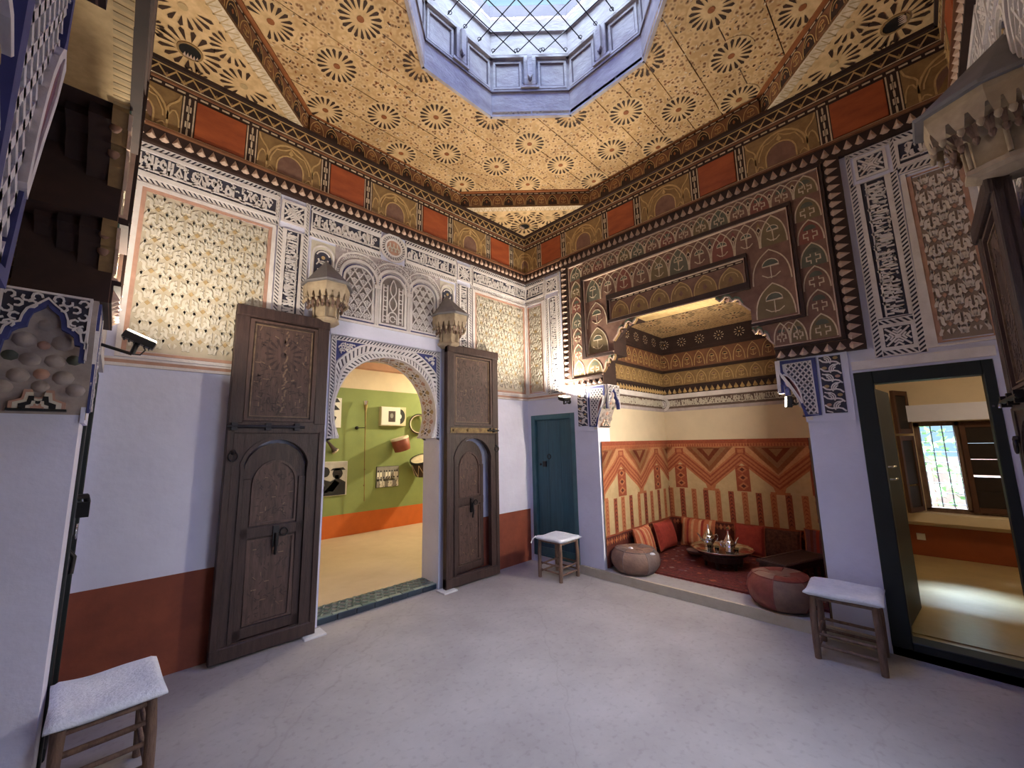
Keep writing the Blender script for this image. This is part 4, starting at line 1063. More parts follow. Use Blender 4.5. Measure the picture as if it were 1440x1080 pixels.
for k in range(5200):
    x, y = rng.uniform(X0, 0), rng.uniform(Y0, 0)
    if not (inside_oct(x, y, 0.06) and outside_hole(x, y, 0.05)): continue
    if min(math.hypot(x-AX-r*C(math.radians(a)), y-YC-r*S(math.radians(a))) for r, a in stars) < 0.2: continue
    a = rng.random()*PI; c_, s_ = C(a), S(a); l, w_ = rng.uniform(0.009, 0.021), rng.uniform(0.005, 0.009)
    M.prism(CF.sub(x, y, a), [(-l, 0), (0, -w_), (l, 0), (0, w_)], 0.0045, 0.0045, (CEIL_DARK, CEIL_RUST, CEIL_STAR, PLINE)[rng.randrange(4)])
tag(M.obj('painted_specks', ceiling), kind='stuff')
M = MB(); cc = [( x*0.993+AX*0.007, y*0.993+YC*0.007) for x, y in OCT]; M.strip(CF, cc, 0.05, -0.01, 0.016, CEIL_RUST, True); M.obj('edge_lath', ceiling)
# octagon band and the four corner soffits
for k in range(8):
    p, q = OCT[k], OCT[(k+1) % 8]; L = math.hypot(q[0]-p[0], q[1]-p[1]); ux, uy = (q[0]-p[0])/L, (q[1]-p[1])/L
    n = (-uy, ux)
    G = Fr((p[0], p[1], 0), (ux, uy, 0), (0, 0, 1), (n[0], n[1], 0))
    diag = k % 2 == 0
    M = MB(); h = 0.03 if not diag else 0.0
    M.box(G, 0, L, 4.735, ZT-0.005, -0.08, h, PWOOD)
    m_ = max(1, round(L/0.15)); d = L/m_
    G2 = G.sub(0, 0, h=h)
    for j in range(m_): arch_motif(M, G2.sub((j+0.5)*d, 4.76), d*0.88, 0.14, PWOOD_DARK if j % 2 else None, CEIL_RUST, PGOLD, (0, 2)[j % 2], 0.007)
    dashes(M, G2.sub(0, 4.905), L, 0.03)
    M.obj('octagon_band', ceiling)
    if diag:
        cx, cy = (0 if p[0]+q[0] > -4.4 else X0), (0 if p[1]+q[1] > -4.5 else Y0)
        M = MB(); SF = Fr((cx, cy, 4.735), (-1 if cx == 0 else 1, 0, 0), (0, -1 if cy == 0 else 1, 0), (0, 0, -1)); R = 1.25
        M.prism(SF, [(0, 0), (R, 0), (0, R)], -0.03, 0, CEIL_STAR)
        M.prism(SF, [(R-0.13, 0), (R, 0), (0, R), (0, R-0.13)], 0.0, 0.004, PLINE)
        for j in range(26):
            t = j/26*1.0; x, y = (R-0.065)*(1-t)-0.02, (R-0.065)*t+0.02-0.02
            for sg in (1, -1):
                a = [(x-0.03, y-0.03), (x+0.032-0.03*sg*0.6, y+0.032+0.03*sg*0.6)]
                M.strip(SF, [(max(0.005, u), max(0.005, v)) for u, v in a], 0.008, 0.005, 0.005, OCHRE)
        def cl(u, v): return u > 0.03 and v > 0.03 and u+v < R-0.16
        for u0, v0, r in ((0.28, 0.28, 0.23), (0.66, 0.20, 0.20), (0.20, 0.66, 0.20), (0.52, 0.52, 0.17), (0.98, 0.07, 0.15), (0.07, 0.98, 0.15), (0.02, 0.34, 0.12), (0.34, 0.02, 0.12)):
            star_rosette(M, SF.sub(u0, v0, h=0.002), r*0.9, 16, clip=lambda a, b_, u0=u0, v0=v0: cl(u0+a, v0+b_), core=OCHRE)
        M.prism(SF, [(0.28+0.075*C(j*PI/8), 0.28+0.075*S(j*PI/8)) for j in range(16)], 0, 0.006, BLACK)
        M.strip(SF, [(0.28+0.078*C(j*PI/8), 0.28+0.078*S(j*PI/8)) for j in range(16)], 0.014, 0, 0.010, PGOLD_DK, True)
        for j in range(5): M.prism(SF, [(0.24+j*0.02, 0.215), (0.25+j*0.02, 0.26), (0.26+j*0.02, 0.215)], 0.006, 0.010, PPINK)
        M.obj('corner_soffit', ceiling)
# ------------------------------------------------------------------ painted frieze, one per wall
def frieze(F, u0, u1, label, loc):
    t = thing('painted_frieze', loc, label, 'frieze', None)
    L = u1-u0; H0 = 0.035; G = F.sub(u0, 0, h=H0)
    M = MB(); M.box(F, u0, u1, 4.0, 4.735, 0, H0, PWOOD_DARK); M.obj('backing_board', t)
    M = MB(); M.box(F, u0, u1, 3.985, 4.005, 0, H0+0.012, PWOOD_DARK); tooth_row(M, G.sub(0, 4.008), L, 0.11, h=0.025); M.box(G, 0, L, 4.118, 4.138, 0, 0.035, PWOOD); M.box(G, 0, L, 4.138, 4.15, 0, 0.02, PLINE)
    M.obj('tooth_moulding', t)
    P = L/4; rw = 0.355; cw = 0.085
    for k in range(4):
        c_ = (k+0.5)*P
        M = MB(); M.bevbox(G, c_-rw/2, c_+rw/2, 4.165, 4.495, 0, 0.014, 0.004, PRED); M.obj('red_board', t)
        for s_ in (-1, 1):
            x = c_+s_*(rw/2+cw/2+0.006)
            M = MB(); chain(M, G.sub(x+cw/2, 4.155, PI/2), 0.35, cw); M.obj('chain_border', t)
    for k in range(5):
        a = max(0.0, (k-0.5)*P+rw/2+cw+0.012); b_ = min(L, (k+0.5)*P-rw/2-cw-0.012); c_ = k*P
        M = MB(); M.box(G, a, b_, 4.155, 4.50, 0, 0.006, PGOLD_DK); G2 = G.sub(0, 0, h=0.006)
        def S_(pts, w_=0.011, mt=PGOLD):
            pts = [(x, y) for x, y in pts if a <= x <= b_]
            if len(pts) > 1: M.strip(G2, pts, w_, 0, 0.005, mt)
        hw = (P-rw-2*cw)/2-0.012
        d = [(c_+0.42*hw*C(PI*j/10), 4.24+0.13*S(PI*j/10)) for j in range(11)]
        d = [(x, y) for x, y in [(c_+0.42*hw, 4.165)]+d+[(c_-0.42*hw, 4.165)] if a <= x <= b_]
        if len(d) > 2: M.prism(G2, d, 0, 0.002, PROSE); M.strip(G2, d, 0.012, 0, 0.006, PGOLD)
        S_([(c_+0.62*hw*C(PI*j/12), 4.25+(0.175+0.03*(j % 3 == 0))*S(PI*j/12)) for j in range(13)], 0.010)
        S_([(c_+0.72*hw*C(PI*j/12), 4.23+0.245*S(PI*j/12)) for j in range(13)], 0.016, PLINE if False else PGOLD)
        for s_ in (-1, 1):
            S_([(c_+s_*hw*0.72, 4.16), (c_+s_*hw*0.72, 4.30)], 0.014)
            S_([(c_+s_*hw*x, y) for x, y in bez((0.72, 4.30), (0.62, 4.40), (0.95, 4.38), (0.98, 4.49), 5)], 0.012)
            S_([(c_+s_*hw*x, y) for x, y in bez((0.74, 4.28), (0.84, 4.40), (0.99, 4.30), (0.99, 4.20), 5)], 0.010)
            S_([(c_+s_*hw*x, y) for x, y in bez((0.50, 4.17), (0.62, 4.22), (0.66, 4.20), (0.68, 4.17), 4)], 0.009)
        if a <= c_ <= b_: M.prism(G2, [(c_-0.02, 4.40), (c_, 4.38), (c_+0.02, 4.40), (c_, 4.45)] if a < c_-0.02 and c_+0.02 < b_ else [(a, 4.4), (a+0.01, 4.38), (a+0.01, 4.42)], 0, 0.004, PGOLD)
        M.obj('arch_panel', t)
    M = MB(); dashes(M, G.sub(0, 4.512), L, 0.042); M.box(G, 0, L, 4.556, 4.572, 0, 0.016, PWOOD); M.obj('dash_border', t)
    M = MB(); M.box(G, 0, L, 4.575, 4.70, 0, 0.012, PWOOD_DARK); n = round(L/0.11); d = L/n; G2 = G.sub(0, 0, h=0.012)
    M.strip(G2, [(0, 4.585), (L, 4.585)], 0.008, 0, 0.004, PLINE); M.strip(G2, [(0, 4.69), (L, 4.69)], 0.008, 0, 0.004, PGOLD)
    M.strip(G2, [(k*d/2, 4.60 if k % 2 else 4.675) for k in range(2*n+1)], 0.011, 0, 0.004, PGOLD)
    for k in range(n): M.prism(G2, [(k*d+d*0.3, 4.603), (k*d+d*0.5, 4.595), (k*d+d*0.7, 4.603), (k*d+d*0.5, 4.64)], 0, 0.003, PROSE if k % 2 else PGOLD_DK)
    M.box(G, 0, L, 4.70, 4.735, 0, 0.035, PWOOD_DARK); M.obj('zigzag_band', t)
    return t
fr_b = frieze(FB, X0, 0, 'painted wooden frieze with red boards running above the arched doorway wall', (-2.2, 0, 4.0))
fr_r = frieze(FRW, Y0, 0, 'painted wooden frieze with red boards running above the cushioned alcove wall', (0, -2.25, 4.0))

# ------------------------------------------------------------------ skylight
sky = thing('skylight', (AX, YC, ZT), 'whitewashed octagonal wooden skylight shaft with panelled sides and glass top', 'skylight')
sides = []
for k in range(8):
    p, q = HOLE[k], HOLE[(k+1) % 8]; L = math.hypot(q[0]-p[0], q[1]-p[1]); ux, uy = (q[0]-p[0])/L, (q[1]-p[1])/L
    sides.append((Fr((p[0], p[1], 0), (ux, uy, 0), (0, 0, 1), (-uy, ux, 0)), L))
for G, L in sides:
    e = 0.012
    M = MB(); M.box(G, -e, L+e, 4.925, 5.20, -0.03, 0.0, WHITEWOOD); M.obj('rim_board', sky)
    M = MB(); M.box(G, -e, L+e, 5.20, 5.212, -0.03, 0.012, WHITEWOOD_DK); M.box(G, 0, L, 5.212, 5.228, -0.03, 0.006, WHITEWOOD); M.box(G, -e, L+e, 5.22, 5.62, -0.04, -0.012, WHITEWOOD)
    b = 0.30*L
    for a0, a1 in ((0.02, L/2-0.085), (L/2+0.085, L-0.02)):
        M.strip(G, [(a0+0.012, 5.255), (a1-0.012, 5.255), (a1-0.012, 5.555), (a0+0.012, 5.555)], 0.022, -0.012, 0.002, WHITEWOOD, True)
        M.strip(G, [(a0+0.028, 5.272), (a1-0.028, 5.272), (a1-0.028, 5.538), (a0+0.028, 5.538)], 0.008, -0.012, -0.004, WHITEWOOD_DK, True)
    M.obj('side_panel', sky)
    M = MB(); c_ = L/2
    M.box(G, c_-0.095, c_+0.095, 5.245, 5.275, -0.012, 0.02, WHITEWOOD); M.box(G, c_-0.06, c_+0.06, 5.275, 5.60, -0.012, 0.022, WHITEWOOD)
    M.strip(G, [(c_-0.064, 5.28), (c_-0.064, 5.60)], 0.008, -0.012, 0.026, WHITEWOOD_DK); M.strip(G, [(c_+0.064, 5.28), (c_+0.064, 5.60)], 0.008, -0.012, 0.026, WHITEWOOD_DK)
    M.prism(G, [(c_-0.024, 5.36), (c_, 5.315), (c_+0.024, 5.36), (c_+0.024, 5.60), (c_-0.024, 5.60)], 0.02, 0.055, WHITEWOOD)
    M.prism(G, [(c_-0.018, 5.325), (c_, 5.300), (c_+0.018, 5.325), (c_, 5.345)], 0.02, 0.05, WHITEWOOD_DK); M.obj('console', sky)
    M = MB(); M.box(G, -e, L+e, 5.60, 5.625, -0.03, 0.02, WHITEWOOD); M.box(G, -e, L+e, 5.625, 5.645, -0.03, 0.008, WHITEWOOD_DK)
    M.box(G, -e, L+e, 5.645, 5.93, -0.05, -0.012, WHITEWOOD); M.box(G, -e, L+e, 5.93, 5.955, -0.05, 0.008, WHITEWOOD); M.box(G, -e, L+e, 5.955, 5.965, -0.05, 0.0, WHITEWOOD_DK)
    M.box(G, -e, L+e, 5.965, 6.13, -0.05, -0.012, WHITEWOOD); M.obj('upper_board', sky)
TFm = Fr((AX, YC, 6.12), (1, 0, 0), (0, 1, 0), (0, 0, -1))
hs = lambda f: [((x-AX)*f, (y-YC)*f) for x, y in HOLE]
o_, i_ = hs(1.0), hs(0.60)
for k in range(8):
    j = (k+1) % 8
    M = MB(); M.prism(TFm, [o_[k], o_[j], i_[j], i_[k]], 0, 0.006, GLASS, back=True); M.obj('clear_pane', sky)
    M = MB(); M.prism(TFm, [i_[k], i_[j], (0, 0)], 0, 0.006, GLASS_BLUE if k % 2 else GLASS_VIOLET, back=True); M.obj('coloured_pane', sky)
M = MB(); M.strip(TFm, i_, 0.022, -0.02, 0.012, PLINE if False else WHITEWOOD, True)
for k in range(8): M.strip(TFm, [i_[k], (0, 0)], 0.014, -0.02, 0.012, WHITEWOOD)
M.strip(TFm, hs(0.3), 0.014, -0.02, 0.012, WHITEWOOD, True); M.obj('glazing_bars', sky)
M = MB()
for G, L in sides: M.box(G, -0.05, L+0.05, 6.13, 6.30, -0.10, -0.03, WHITEWOOD_DK)
M.obj('roof_kerb', sky)
# iron lattice lying in the shaft
gr = thing('iron_grille', (AX, YC, 5.65), 'thin iron lattice of crossed bars spanning the octagonal skylight shaft', 'grille')
GG = Fr((AX, YC, 5.655), (1, 0, 0), (0, 1, 0), (0, 0, 1))
hp = hs(0.985)
for ax_ in (0, 1):
    for k in range(-5, 6):
        o = (k+0.13)*0.188
        g = seg_clip((o, -2) if ax_ else (-2, o), (o, 2) if ax_ else (2, o), hp)
        if g:
            M = MB(); z = 5.655+0.008*ax_
            M.tube([(AX+x, YC+y, z) for x, y in g], 0.0052, IRON, 5)
            for e in g:
                M.tube([(AX+e[0]*0.97+0.018*C(t), YC+e[1]*0.97+0.018*S(t), z) for t in [j*PI/4 for j in range(9)]], 0.004, IRON, 4, caps=False)
            M.obj('bar', gr)
# ------------------------------------------------------------------ the tall double doors
def door_leaf(x0, x1, hinge_right, label, ajar):
    G = Fr((0, -0.13, 0), (1, 0, 0), (0, 0, 1), (0, -1, 0)); W = x1-x0; zt = 2.775; zb = 0.035
    t = thing('tall_door_leaf', ((x0+x1)/2, -0.13, 0.02), label, 'door')
    T = -0.05
    # wicket opening: centred arch
    wl, wr, wz0, wz1 = x0+0.135, x1-0.135, 0.13, 1.66; wc = (wl+wr)/2; R = (wr-wl)/2+0.012
    M = MB()
    M.box(G, x0, x1, 1.74, zt-0.03, T, -0.02, OLDWOOD)
    M.box(G, x0, wl, zb, 1.74, T, 0, OLDWOOD); M.box(G, wr, x1, zb, 1.74, T, 0, OLDWOOD); M.box(G, wl, wr, zb, wz0, T, 0, OLDWOOD)
    hp = []
    zc = wz1-R
    for k in range(13):
        a = PI*k/12; hp.append((wc+R*C(a), zc+R*S(a)*(1.0+0.04*S(a)**4)))
    for k in range(12):
        p, q = hp[k], hp[k+1]
        for h in (0, T): M.prism(G, [p, (p[0], 1.74), (q[0], 1.74), q], h, h, OLDWOOD)
        M.add([G(*p, 0), G(*q, 0), G(*q, T), G(*p, T)], [(0, 1, 2, 3)], OLDWOOD)
    for s_, e in ((1, wr), (-1, wl)):
        a, b_ = sorted((e, wc+s_*R)); 
    M.obj('leaf_boards', t)
    M = MB()            # stiles, rails and mouldings, each proud of the boards
    for a, b_ in ((x0, x0+0.10), (x1-0.10, x1)): M.bevbox(G, a, b_, 1.80, zt, -0.03, 0.012, 0.006, OLDWOOD)
    M.bevbox(G, x0, x1, zt-0.075, zt+0.02, -0.045, 0.03, 0.01, OLDWOOD); M.bevbox(G, x0, x1, 1.72, 1.82, -0.03, 0.008, 0.006, OLDWOOD)
    M.bevbox(G, x0, x1, zb-0.02, zb+0.085, -0.05, 0.014, 0.008, OLDWOOD)
    M.bevbox(G, x0, x0+0.05, zb, 1.74, 0, 0.012, 0.005, OLDWOOD); M.bevbox(G, x1-0.05, x1, zb, 1.74, 0, 0.012, 0.005, OLDWOOD)
    M.obj('stiles_and_rails', t)
    M = MB(); a0, a1, b0, b1 = x0+0.115, x1-0.115, 1.835, 2.68
    M.strip(G, [(a0, b0), (a1, b0), (a1, b1), (a0, b1)], 0.022, -0.02, 0.004, OLDWOOD_PALE, True)
    M.strip(G, [(a0+0.03, b0+0.03), (a1-0.03, b0+0.03), (a1-0.03, b1-0.03), (a0+0.03, b1-0.03)], 0.010, -0.02, -0.010, WORN_PAINT, True)
    GP = G.sub((a0+a1)/2, (b0+b1)/2, h=-0.0195)
    M.prism(GP, [(-(a1-a0)/2+0.04, -0.39), ((a1-a0)/2-0.04, -0.39), ((a1-a0)/2-0.04, 0.39), (-(a1-a0)/2+0.04, 0.39)], 0, 0.001, OLDWOOD_PALE)
    for y in (-0.19, 0.19) if ajar else (0.15,):
        star_rosette(M, GP.sub(0, y, h=0.001), 0.125 if ajar else 0.15, 16, petal=OLDWOOD, disc=OLDWOOD_PALE, core=OLDWOOD)
    rng = random.Random(5 if ajar else 6); hwid = (a1-a0)/2-0.05
    for k in range(230):
        x, y = rng.uniform(-hwid, hwid), rng.uniform(-0.37, 0.37); a = rng.choice((0.4, 1.2, 2.0, 2.7, 0, PI/2)); l = rng.uniform(0.012, 0.026)
        if any(math.hypot(x, y-c_) < 0.15 for c_ in ((-0.19, 0.19) if ajar else (0.15,))): continue
        M.strip(GP.sub(x, y, a), [(-l, 0), (l, 0)], 0.008, 0.002, 0.003, OLDWOOD if k % 6 else WORN_PAINT)
    for k in range(0 if ajar else 26):
        y = 0.36-k*0.028; M.strip(GP.sub(0.02+0.012*S(k*1.7), y, 0.5*S(k)), [(-0.008, -0.014), (0.006, 0.014)], 0.013, 0.003, 0.004, WORN_PAINT)
    M.obj('upper_panel', t)
    M = MB(); M.strip(G, [(wl-0.012, wz0)]+[(wl-0.012, zc)]+[(wc-(R+0.014)*C(PI*k/14), zc+(R+0.014)*S(PI*k/14)*1.03) for k in range(1, 14)]+[(wr+0.012, zc), (wr+0.012, wz0)], 0.028, 0, 0.012, OLDWOOD)
    M.obj('arch_moulding', t)
    # wicket: a small door within the leaf
    hx = wl if not hinge_right else wr
    if ajar:
        an = math.radians(-7.5); U = Vector((C(an), -S(an), 0)); N = Vector((-S(an)*1, -C(an), 0)); N = Vector((U.y, -U.x, 0))
        GW = Fr((wl, -0.13+0.006, 0), U, (0, 0, 1), N); o = 0.0; w_ = wr-wl-0.05
    else: GW = Fr((wl, -0.13+0.006, 0), (1, 0, 0), (0, 0, 1), (0, -1, 0)); w_ = wr-wl
    M = MB(); r = w_/2; zz = wz1-0.02-r
    M.prism(GW, [(w_-0.004, wz0+0.006)]+[(w_/2+(r-0.004)*C(PI*k/12), zz+r*S(PI*k/12)) for k in range(13)]+[(0.004, wz0+0.006)], -0.035, -0.022, OLDWOOD, back=True)
    wk = M.obj('wicket', t)
    M = MB()
    for a, b_, c_, d in ((0.004, 0.06, wz0, 1.35), (w_-0.06, w_-0.004, wz0, 1.35), (0.0, w_, wz0+0.006, wz0+0.085), (0.0, w_, 0.88, 0.965)): M.bevbox(GW, a, b_, c_, d, -0.022, -0.004, 0.004, OLDWOOD)
    for c_, d in ((wz0+0.10, 0.86), (0.985, 1.50)):
        pts = [(0.075, c_), (w_-0.075, c_), (w_-0.075, min(d, 1.30)), (0.075, min(d, 1.30))]
        if d > 1.3: pts = [(0.075, c_), (w_-0.075, c_)]+[(w_/2+(w_/2-0.075)*C(PI*k/10), 1.30+(w_/2-0.05)*S(PI*k/10)) for k in range(11)]
        M.strip(GW, pts, 0.018, -0.022, -0.006, OLDWOOD_PALE, True)
        M.prism(GW, pts, -0.0215, -0.021, OLDWOOD_PALE)
        for k in range(70):
            x, y = rng.uniform(0.10, w_-0.10), rng.uniform(c_+0.04, min(d, 1.42)-0.03); l = rng.uniform(0.01, 0.022)
            M.strip(GW.sub(x, y, rng.choice((0, 0.8, 1.57, 2.3))), [(-l, 0), (l, 0)], 0.007, -0.021, -0.0195, OLDWOOD if k % 7 else WORN_PAINT)
    M.obj('wicket_panels', wk)
    M = MB(); xb = w_*0.55
    M.box(GW, xb-0.022, xb+0.022, 0.79, 0.955, -0.005, 0.012, IRON); M.tube([GW(xb, 0.90, 0.02), GW(xb, 0.80, 0.035), GW(xb, 0.73, 0.02)], 0.011, IRON, 8)
    M.tube([GW(xb+0.06+0.03*C(a), 0.90+0.03*S(a), 0.012) for a in [k*PI/5 for k in range(11)]], 0.006, IRON, 6, caps=False)
    M.obj('hasp', wk)
    M = MB()
    if ajar:
        M.box(G, x0+0.05, x1-0.03, 1.735, 1.795, 0.008, 0.016, BRASS)
        for x in (x0+0.09, x0+0.3): M.lathe([(0.018, 0), (0.016, 0.01), (0.0, 0.016)], BRASS, G(x, 1.765, 0.016), 10, axis=(0, -1, 0))
        M.obj('brass_strap', t); M = MB()
        M.tube([G(x1-0.20, 1.765, 0.03), G(x1-0.13, 1.765, 0.035), G(x1-0.02, 1.765, 0.03)], 0.011, IRON, 8); M.tube([G(x1-0.16, 1.765, 0.02), G(x1-0.17, 1.79, 0.05)], 0.01, IRON, 8)
        M.box(G, x1-0.11, x1-0.08, 1.74, 1.79, 0.008, 0.04, IRON); M.obj('latch', t)
    else:
        M.tube([G(x0-0.01, 1.775, 0.035), G(x0+0.56, 1.775, 0.035)], 0.013, IRON, 8)
        for x in (x0+0.04, x0+0.28, x0+0.50): M.box(G, x-0.02, x+0.02, 1.745, 1.805, 0.0, 0.045, IRON)
        M.obj('slide_bolt', t)
    xr = x1-0.045 if ajar else x0+0.05
    M = MB(); M.lathe([(0.022, 0), (0.018, 0.015), (0.0, 0.02)], IRON, G(xr, 1.57, 0.012), 10, axis=(0, -1, 0)); M.tube([G(xr+0.032*C(a), 1.535+0.036*S(a), 0.022) for a in [k*PI/6 for k in range(13)]], 0.007, IRON, 6, caps=False); M.obj('ring_knocker', t)
    M = MB()
    hx = x1-0.03 if hinge_right else x0+0.03
    M.tube([G(hx, 0.0, -0.025), G(hx, 0.035, -0.025)], 0.03, IRON, 10); M.obj('pivot', t)
    return t
leaf_l = door_leaf(-3.64, -2.895, True, 'dark wooden door leaf standing open left of the arch, wicket shut, iron bolt across', False)
leaf_r = door_leaf(-1.53, -0.72, False, 'dark wooden door leaf standing open right of the arch, small wicket ajar, brass strap', True)
for x, lb in ((-2.90, 'small white marble pivot slab on the floor under the left open door leaf'), (-1.50, 'small white marble pivot slab on the floor under the right open door leaf')):
    M = MB(); M.bevbox(XY, x-0.10, x+0.08, -0.21, -0.05, 0.0, 0.016, 0.004, MARBLE); tag(M.obj('pivot_slab'), lb, 'slab', 'marble pivot slabs')

# corbels that hold the top pivots of the leaves
def corbel(xc, label):
    t = thing('corbel', (xc, 0, 2.76), label, 'corbel')
    def ring(a, b, z): return [FB(xc+x*a, z, y*b) for x, y in ((1, 0), (1, 0.42), (0.45, 1), (-0.45, 1), (-1, 0.42), (-1, 0))]
    def loft(rs, name, mt):
        M = MB(); vs = [p for r in rs for p in r]; fs = []
        for k in range(len(rs)-1):
            for j in range(5): fs.append((k*6+j, k*6+j+1, (k+1)*6+j+1, (k+1)*6+j))
        M.add(vs, fs, mt); M.add(rs[0], [(5, 4, 3, 2, 1, 0)], mt); M.add(rs[-1], [(0, 1, 2, 3, 4, 5)], mt); return M
    CW = mat('corbel_cream', (0.48, 0.38, 0.26), 0.75, c2=(0.30, 0.23, 0.16), scale=10)
    loft([ring(0.05, 0.10, 2.755), ring(0.105, 0.18, 2.775), ring(0.125, 0.21, 2.79), ring(0.125, 0.21, 2.81), ring(0.105, 0.19, 2.82)], 'foot', CW).obj('foot_block', t)
    loft([ring(0.10, 0.175, 2.82), ring(0.105, 0.18, 2.95), ring(0.17, 0.27, 3.06)], 'core', CW).obj('core', t)
    r0, r1 = ring(0.112, 0.19, 2.82), ring(0.118, 0.197, 2.955)
    for j in range(1, 5): M = MB(); M.tube([r0[j], r1[j]], 0.009, CW, 6); M.obj('colonnette', t)
    M = loft([ring(0.195, 0.300, 3.045), ring(0.20, 0.312, 3.10), ring(0.20, 0.312, 3.13)], 'collar', CW)
    top, bot = ring(0.202, 0.315, 3.10), ring(0.20, 0.305, 2.99)
    mid = ring(0.175, 0.27, 2.97)
    for j in range(5):      # two rows of little hanging arches
        for q in range(3):
            for row, (A, B, hgt) in enumerate(((ring(0.197, 0.305, 3.05), ring(0.190, 0.295, 2.985), 1), (ring(0.165, 0.255, 3.0), ring(0.15, 0.235, 2.935), 1))):
                L_ = lambda P, s_: tuple(P[j][i]+(P[j+1][i]-P[j][i])*s_ for i in range(3))
                s0, s1, sm = q/3+0.02, (q+1)/3-0.02, (q+0.5)/3
                M.add([L_(A, s0), L_(A, s1), L_(B, s1-0.08), L_(B, s0+0.08)], [(0, 1, 2, 3)], CW if row == 0 else LOG)
                M.lathe([(0.012, 0), (0.015, -0.012), (0.008, -0.03), (0.0, -0.036)], CW if row == 0 else LOG, L_(B, sm), 6)
    M.obj('stalactite_collar', t)
    M = loft([ring(0.222, 0.345, 3.128), ring(0.225, 0.35, 3.145), ring(0.21, 0.33, 3.15), ring(0.012, 0.03, 3.43), ring(0.004, 0.01, 3.45)], 'roof', SLATE); M.obj('peaked_roof', t)
    return t
corb_l = corbel(-2.915, 'cream corbel with grey peaked roof above the left leaf, beside the first pierced window')
corb_r = corbel(-1.46, 'cream corbel with grey peaked roof above the right open door leaf of the arched doorway')

# ------------------------------------------------------------------ blue door by the corner
bd = thing('plank_door', (0.03, -0.44, 0.085), 'narrow closed teal blue wooden door in the corner behind the middle stool', 'door'); bd['kind'] = 'thing'
M = MB()
for a, b_ in ((-0.125, -0.055), (-0.83, -0.765)): M.bevbox(FRW, a, b_, 0.085, 1.985, -0.09, 0.004, 0.004, TEAL_LT)
M.bevbox(FRW, -0.765, -0.125, 1.915, 1.985, -0.09, 0.004, 0.004, TEAL_LT); M.box(FRW, -0.765, -0.125, 0.085, 0.105, -0.09, -0.005, TEAL_LT)
M.obj('door_frame', bd)
for k in range(3):
    M = MB(); a = -0.765+k*0.2133; M.bevbox(FRW, a+0.0015, a+0.2118, 0.105, 1.915, -0.07, -0.035, 0.003, TEAL); M.obj('plank', bd)
M = MB(); M.box(FRW, -0.765, -0.125, 0.105, 0.20, -0.035, -0.022, TEAL_LT); M.obj('kick_rail', bd)
M = MB(); M.box(FRW, -0.30, -0.245, 1.27, 1.345, -0.035, -0.012, IRON); M.lathe([(0.016, 0), (0.016, 0.012), (0, 0.014)], IRON, FRW(-0.19, 1.30, -0.035), 8, axis=(-1, 0, 0)); M.obj('lock', bd)
M = MB(); M.tube([FRW(-0.355+0.03*C(a), 1.41+0.032*S(a), -0.022) for a in [k*PI/6 for k in range(13)]], 0.006, IRON, 6, caps=False); M.obj('ring_pull', bd)

# dark green door frame on the right
gf = thing('green_doorway_frame', (0, -4.04, 0.06), 'dark bottle-green wooden frame of the open doorway to the sunlit side room', 'door frame')
M = MB()
for a, b_ in ((-3.775, -3.66), (-4.40, -4.345)): M.bevbox(FRW, a, b_, 0.06, 2.115, -0.12, 0.012, 0.005, GREENBLACK)
M.bevbox(FRW, -4.345, -3.775, 2.015, 2.115, -0.12, 0.012, 0.005, GREENBLACK); M.bevbox(FRW, -4.345, -3.775, 0.06, 0.12, -0.12, 0.02, 0.005, GREENBLACK)
gfm = M.obj('frame_timbers', gf)
M = MB(); M.tube([FRW(-4.385, 1.80, 0.012), FRW(-4.385, 1.80, 0.04), FRW(-4.385, 1.77, 0.05)], 0.008, SILVER, 6); M.tube([FRW(-4.36, 1.79, 0.012), FRW(-4.36, 1.79, 0.035)], 0.008, SILVER, 6); M.obj('hook', gf)
# green door leaf folded into the side room
gd = thing('green_door_leaf', (0.30, -3.73, 0.1), 'dark green door leaf swung open into the side room, edge on', 'door')
GD = Fr((0.27, -3.745, 0), (C(0.10), -S(0.10), 0), (0, 0, 1), (-S(0.10), -C(0.10), 0))
M = MB(); M.bevbox(GD, 0.0, 0.56, 0.13, 2.0, -0.025, 0.02, 0.004, GREENBLACK); M.obj('leaf_board', gd)
M = MB()
for z in (1.25, 1.35): M.tube([GD(0.05, z, 0.02), GD(0.05, z, 0.05), GD(0.16, z, 0.05)], 0.009, SILVER, 6)
M.obj('bolt', gd)
# ---- half a turn round: what stands on the two near walls
turned(wall_back).name = 'wall_near'; turned(wall_right).name = 'wall_left'; turned(wall_alcove).name = 'wall_alcove_left'
for k, wn in enumerate(wins): turned(wn).name = 'window_%d' % (4+k)
for nm in ('floor_alcove', 'ceiling_alcove'): turned(bpy.data.objects[nm])
turned(arch, 'white carved stucco horseshoe arch of the near wall, cut off at the upper right edge')
turned(br_a, 'close stucco bracket at the upper left corner, its red leaf panel lit')
turned(br_b, 'shadowed stucco bracket with blue lobed hood and stalactite cells over the pale left pier')
turned(sur, 'dark painted wooden surround seen edge-on along the left wall')
turned(fr_b, 'painted wooden frieze above the near wall at the right picture edge'); turned(fr_r, 'painted wooden frieze above the left wall, seen edge-on')
turned(leaf_l, 'dark door leaf seen edge-on at the right picture edge, under the large corbel')
turned(corb_l, 'large shadowed corbel with grey roof at the upper right, above the edge-on door leaf')
gfl = turned(gf, 'dark green wooden door frame at the far end of the left wall, behind the near stool')
for ch in list(gfl.children):
    if ch.name.startswith('hook'): bpy.data.objects.remove(ch)
cd_ = thing('green_closed_door', (-4.42, -0.46, 0.12), 'closed dark green door with iron latch in the left wall frame, seen edge-on', 'door')
FL = Fr((X0, 0, 0), (0, 1, 0), (0, 0, 1), (1, 0, 0))
